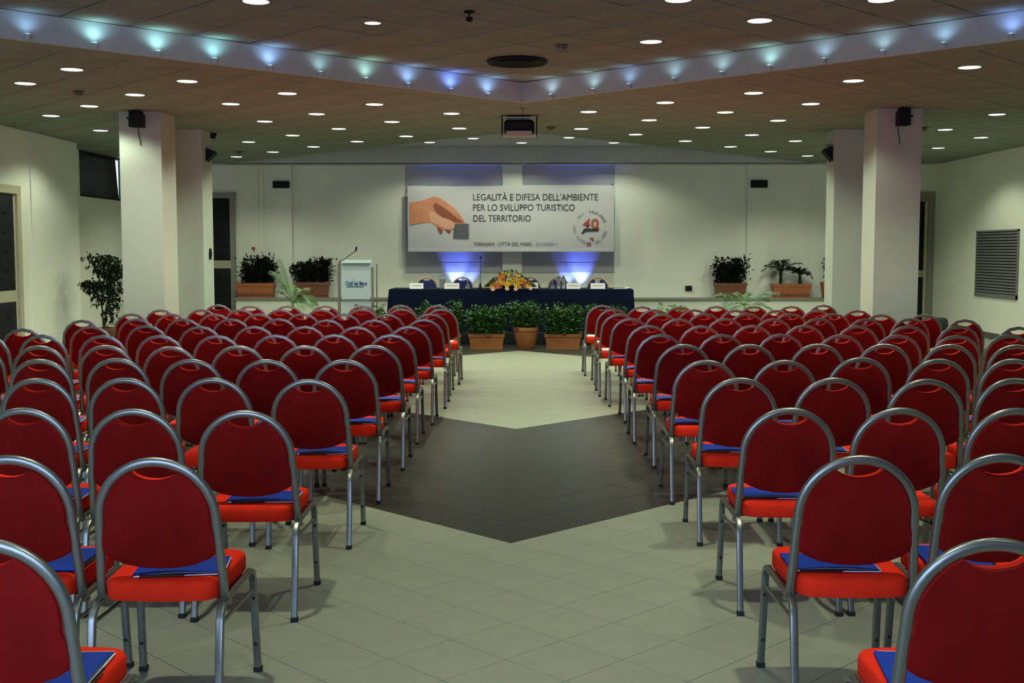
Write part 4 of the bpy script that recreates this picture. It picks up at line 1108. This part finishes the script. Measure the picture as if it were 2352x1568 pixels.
# the ficus by the left wall
Yf = 19.0; q = aty(238, 735, Yf)
fi = thing('ficus_tree', 'dark leafy potted ficus tree standing in the corner behind the front pillar', 'tree', (q.x, Yf, 0))
pot_body(fi, .2, .36, M['terra_d'])
def fz_(py): return aty(238, py, Yf).z
def fx_(px): return aty(px, 640, Yf).x - q.x
br = [[(0, 0, .3), (-.02, 0, .7), (.0, 0, 1.0), (.06, .02, 1.3)], [(0, 0, .3), (.05, .03, .75), (.14, .02, 1.15), (.16, 0, 1.45)], [(-.02, 0, .75), (-.12, .0, .95), (-.22, .02, 1.02)], [(0, 0, 1.0), (-.1, 0, 1.3), (-.2, .02, 1.55)], [(.03, 0, .6), (.12, -.03, .78), (.2, -.05, .8)]]
m = MB()
for P in br: m.tube(P, .016, n=5, up=(0, 1, 0), taper=[1 - .22*k for k in range(len(P))])
m.build('trunk', M['bark'], fi)
fo = MB()
cl = [(245, 610, 34, 26, 420), (262, 640, 20, 34, 260), (206, 655, 22, 14, 170), (232, 665, 22, 24, 200), (258, 690, 18, 22, 130), (250, 715, 12, 16, 50), (215, 590, 22, 10, 40), (220, 690, 14, 12, 30), (255, 735, 12, 10, 24)]
for cx_, cy_, rx, ry, n in cl:
    for k in range(n):
        while True:
            a, b = random.uniform(-1, 1), random.uniform(-1, 1)
            if a*a + b*b < 1: break
        p = Vector((fx_(cx_ + a*rx), random.gauss(0, .12), fz_(cy_ + b*ry)))
        d = rnd_unit(); d.z -= .7
        leaf(fo, p, d, random.uniform(.06, .10), .036)
fo.build('foliage', M['leaf_d'], fi)
# flower arrangement
xf = aty(1172, 650, YT0 + .15).x
fl = thing('flower_arrangement', 'low bouquet of yellow and orange lilies in the middle of the blue table', 'flowers', (xf, YT0 + .12, TOP))
m = MB(); m.lathe([(.12, 0), (.15, .01), (.19, .07), (.18, .075)], 18); m.build('bowl', M['leaf_d'], fl, smooth=50)
fo = MB()
for k in range(520):
    t = random.uniform(-1, 1); u = random.uniform(-1, 1); hh = .30*max(0, 1 - abs(t)**1.5)
    p = Vector((t*.42, u*.16 - .02, .03 + random.uniform(.0, 1)*hh)); d = Vector((t, u*.6 - .3, .75)) + rnd_unit()*.6
    leaf(fo, p, d, .07, .028)
fo.build('foliage', M['leaf'], fl)
def petal_mesh(material):
    m = MB()
    for k in range(6):
        a = 2*PI*k/6; d = Vector((math.cos(a), math.sin(a), .45)); s = Vector((-math.sin(a), math.cos(a), 0))
        c0_ = Vector((0, 0, 0)); mid = d*.026; tip = Vector((math.cos(a)*.048, math.sin(a)*.048, .012))
        b = len(m.v); m.v += [tuple(c0_), tuple(mid + s*.013), tuple(tip), tuple(mid - s*.013)]; m.f.append((b, b+1, b+2, b+3)); m.m.append(0)
    m.lathe([(.004, .0), (.004, .02), (.001, .024)], 5)
    return m.mesh('flower', material)
pm = [petal_mesh(M['yellow']), petal_mesh(M['orange']), petal_mesh(M['pink'])]
for k in range(64):
    t = random.uniform(-.92, .92); hh = .31*max(0, 1 - abs(t)**1.4)
    v = random.uniform(.1, 1); p = Vector((t*.40, -.10 - .09*(1 - v) + random.uniform(-.03, .03), .02 + v*hh))
    mi = 0 if abs(t) < .45 and random.random() < .6 else (1 if random.random() < .62 else random.choice((0, 2)))
    o = link(pm[mi], 'flower', fl, p); d = Vector((t*.8, -1.0, .6*v)) + rnd_unit()*.35
    o.rotation_euler = d.to_track_quat('Z', 'Y').to_euler(); s_ = random.uniform(.85, 1.25); o.scale = (s_, s_, s_)
for dx, dz in ((-.30, -.10), (.36, -.02), (-.05, -.04), (.1, -.05)):
    o = link(pm[2], 'flower', fl, (dx, -.22, max(.0, .03 + dz*.5))); o.rotation_euler = (PI/2 - .3, 0, 0)

# ------------------------------------------------------------------ lectern
YLe = 20.4
lx = aty(816, 650, YLe).x
le = thing('lectern', 'frosted acrylic lectern with steel posts and blue lettering beside the table', 'lectern', (lx, YLe, PZ))
def lxx(px): return aty(px, 650, YLe).x - lx
def lzz(py): return aty(816, py, YLe).z - PZ
m = MB(); m.box(lxx(785), lxx(850), .0, .012, lzz(687), lzz(601)); m.build('front_panel', M['acryl'], le)
m = MB(); m.box(lxx(787), lxx(848), .05, .062, .04, lzz(604)); m.build('rear_panel', M['acryl'], le)
for x, t in ((779, 600), (855, 613)):
    m = MB()
    if x == 779: P = [(lxx(x), .03, .02), (lxx(x), .03, lzz(608)), (lxx(781), .02, lzz(601)), (lxx(784), 0, lzz(597))]
    else: P = [(lxx(x), .03, .02), (lxx(x), .03, lzz(t))]
    m.tube(P, .022, n=10, up=(0, 1, 0)); m.build('post', M['steel'], le, smooth=50)
for x in (771.5, 861):
    m = MB(); m.tube([(lxx(x), .26, .02), (lxx(x), .26, lzz(606))], .012, n=8, up=(0, 1, 0)); m.build('post', M['steel'], le, smooth=50)
m = MB(); m.loft([[(lxx(783), -.06, lzz(604)), (lxx(852), -.06, lzz(604)), (lxx(852), .32, lzz(598)), (lxx(783), .32, lzz(598))], [(lxx(783), -.06, lzz(603)), (lxx(852), -.06, lzz(603)), (lxx(852), .32, lzz(597)), (lxx(783), .32, lzz(597))]]); m.build('reading_shelf', M['acryl'], le)
m = MB(); m.box(lxx(772), lxx(862), -.05, .34, 0, .022, bev=.004); m.build('base', M['steel'], le)
m = MB(); m.tube([(lxx(783), .1, lzz(600)), (lxx(787), .09, lzz(597)), (lxx(812), .03, lzz(580)), (lxx(818), .02, lzz(575))], .007, n=6, up=(0, 1, 0)); m.build('gooseneck', M['black'], le, smooth=True)
m = MB(); m.tube([(lxx(818), .02, lzz(576)), (lxx(819.5), .0, lzz(567))], .016, n=8, up=(0, 1, 0)); m.build('microphone', M['black'], le, smooth=True)
put_text(le, 'Città del Mare', lxx(793.5), lxx(843), lzz(655.5), lzz(646) - lzz(655.5), -.003, M['logo_blue'], bold=.03)
m = MB()
m.face([(lxx(796), -.003, lzz(659.5)), (lxx(836), -.003, lzz(659.5)), (lxx(834), -.003, lzz(657.5)), (lxx(798), -.003, lzz(657.5))])
m.face([(lxx(809), -.003, lzz(650)), (lxx(810.5), -.003, lzz(650)), (lxx(813), -.003, lzz(641)), (lxx(812), -.003, lzz(641))])
m.build('emblem', M['logo_blue'], le)

# blue uplights washing the wall behind the banner
for px, en, lab in ((1046, 1.0, 'blue uplight washing the wall behind the table, lectern half, outer of two'), (1079, .35, 'blue uplight washing the wall behind the table, lectern half, inner of two'),
                    (1305, .35, 'blue uplight washing the wall behind the table, grille half, inner of two'), (1335, 1.0, 'blue uplight washing the wall behind the table, grille half, outer of two')):
    x = aty(px, 640, YB - .1).x
    o = thing('uplight', lab, 'uplight', (x, YB - .18, lz), group='blue uplights behind the table')
    m = MB(); m.lathe([(.05, 0), (.06, .02), (.06, .06), (.05, .07)], 14); m.build('housing', M['black'], o, smooth=40)
    em = mat('uplight_lens', (.2, .3, 1), .4, emit=(.3, .42, 1.0), estr=5*en)
    m = MB(); m.lathe([(.045, .071), (.03, .074)], 14); m.build('lens', em, o)
    ld = bpy.data.lights.new('uplight_lamp', 'SPOT'); ld.energy = 120*en; ld.color = (.12, .18, 1.0); ld.spot_size = math.radians(58); ld.spot_blend = .9; ld.shadow_soft_size = .02
    q = bpy.data.objects.new('lamp', ld); COL.objects.link(q); q.parent = o; q.location = (0, 0, .085); q.rotation_euler = (PI - .24, 0, 0)

# low dark stool by the back door, mostly hidden by the seats
q = aty(2157, 740, 20.5)
o = thing('stool', 'low dark rounded stool by the back wall, grille side, mostly hidden by chairs', 'stool', (q.x, 20.5, 0))
zt_ = aty(2157, 729, 20.5).z
m = MB(); m.lathe([(.13, .05), (.15, .07), (.155, zt_*.7), (.14, zt_*.92), (.09, zt_), (.02, zt_ + .003)], 20); m.build('seat', M['stool'], o, smooth=50)
for k in range(3):
    m = MB(); m.lathe([(.012, 0), (.016, .055)], 8, (.09*math.cos(2.1*k), .09*math.sin(2.1*k), 0)); m.build('leg', M['black'], o)
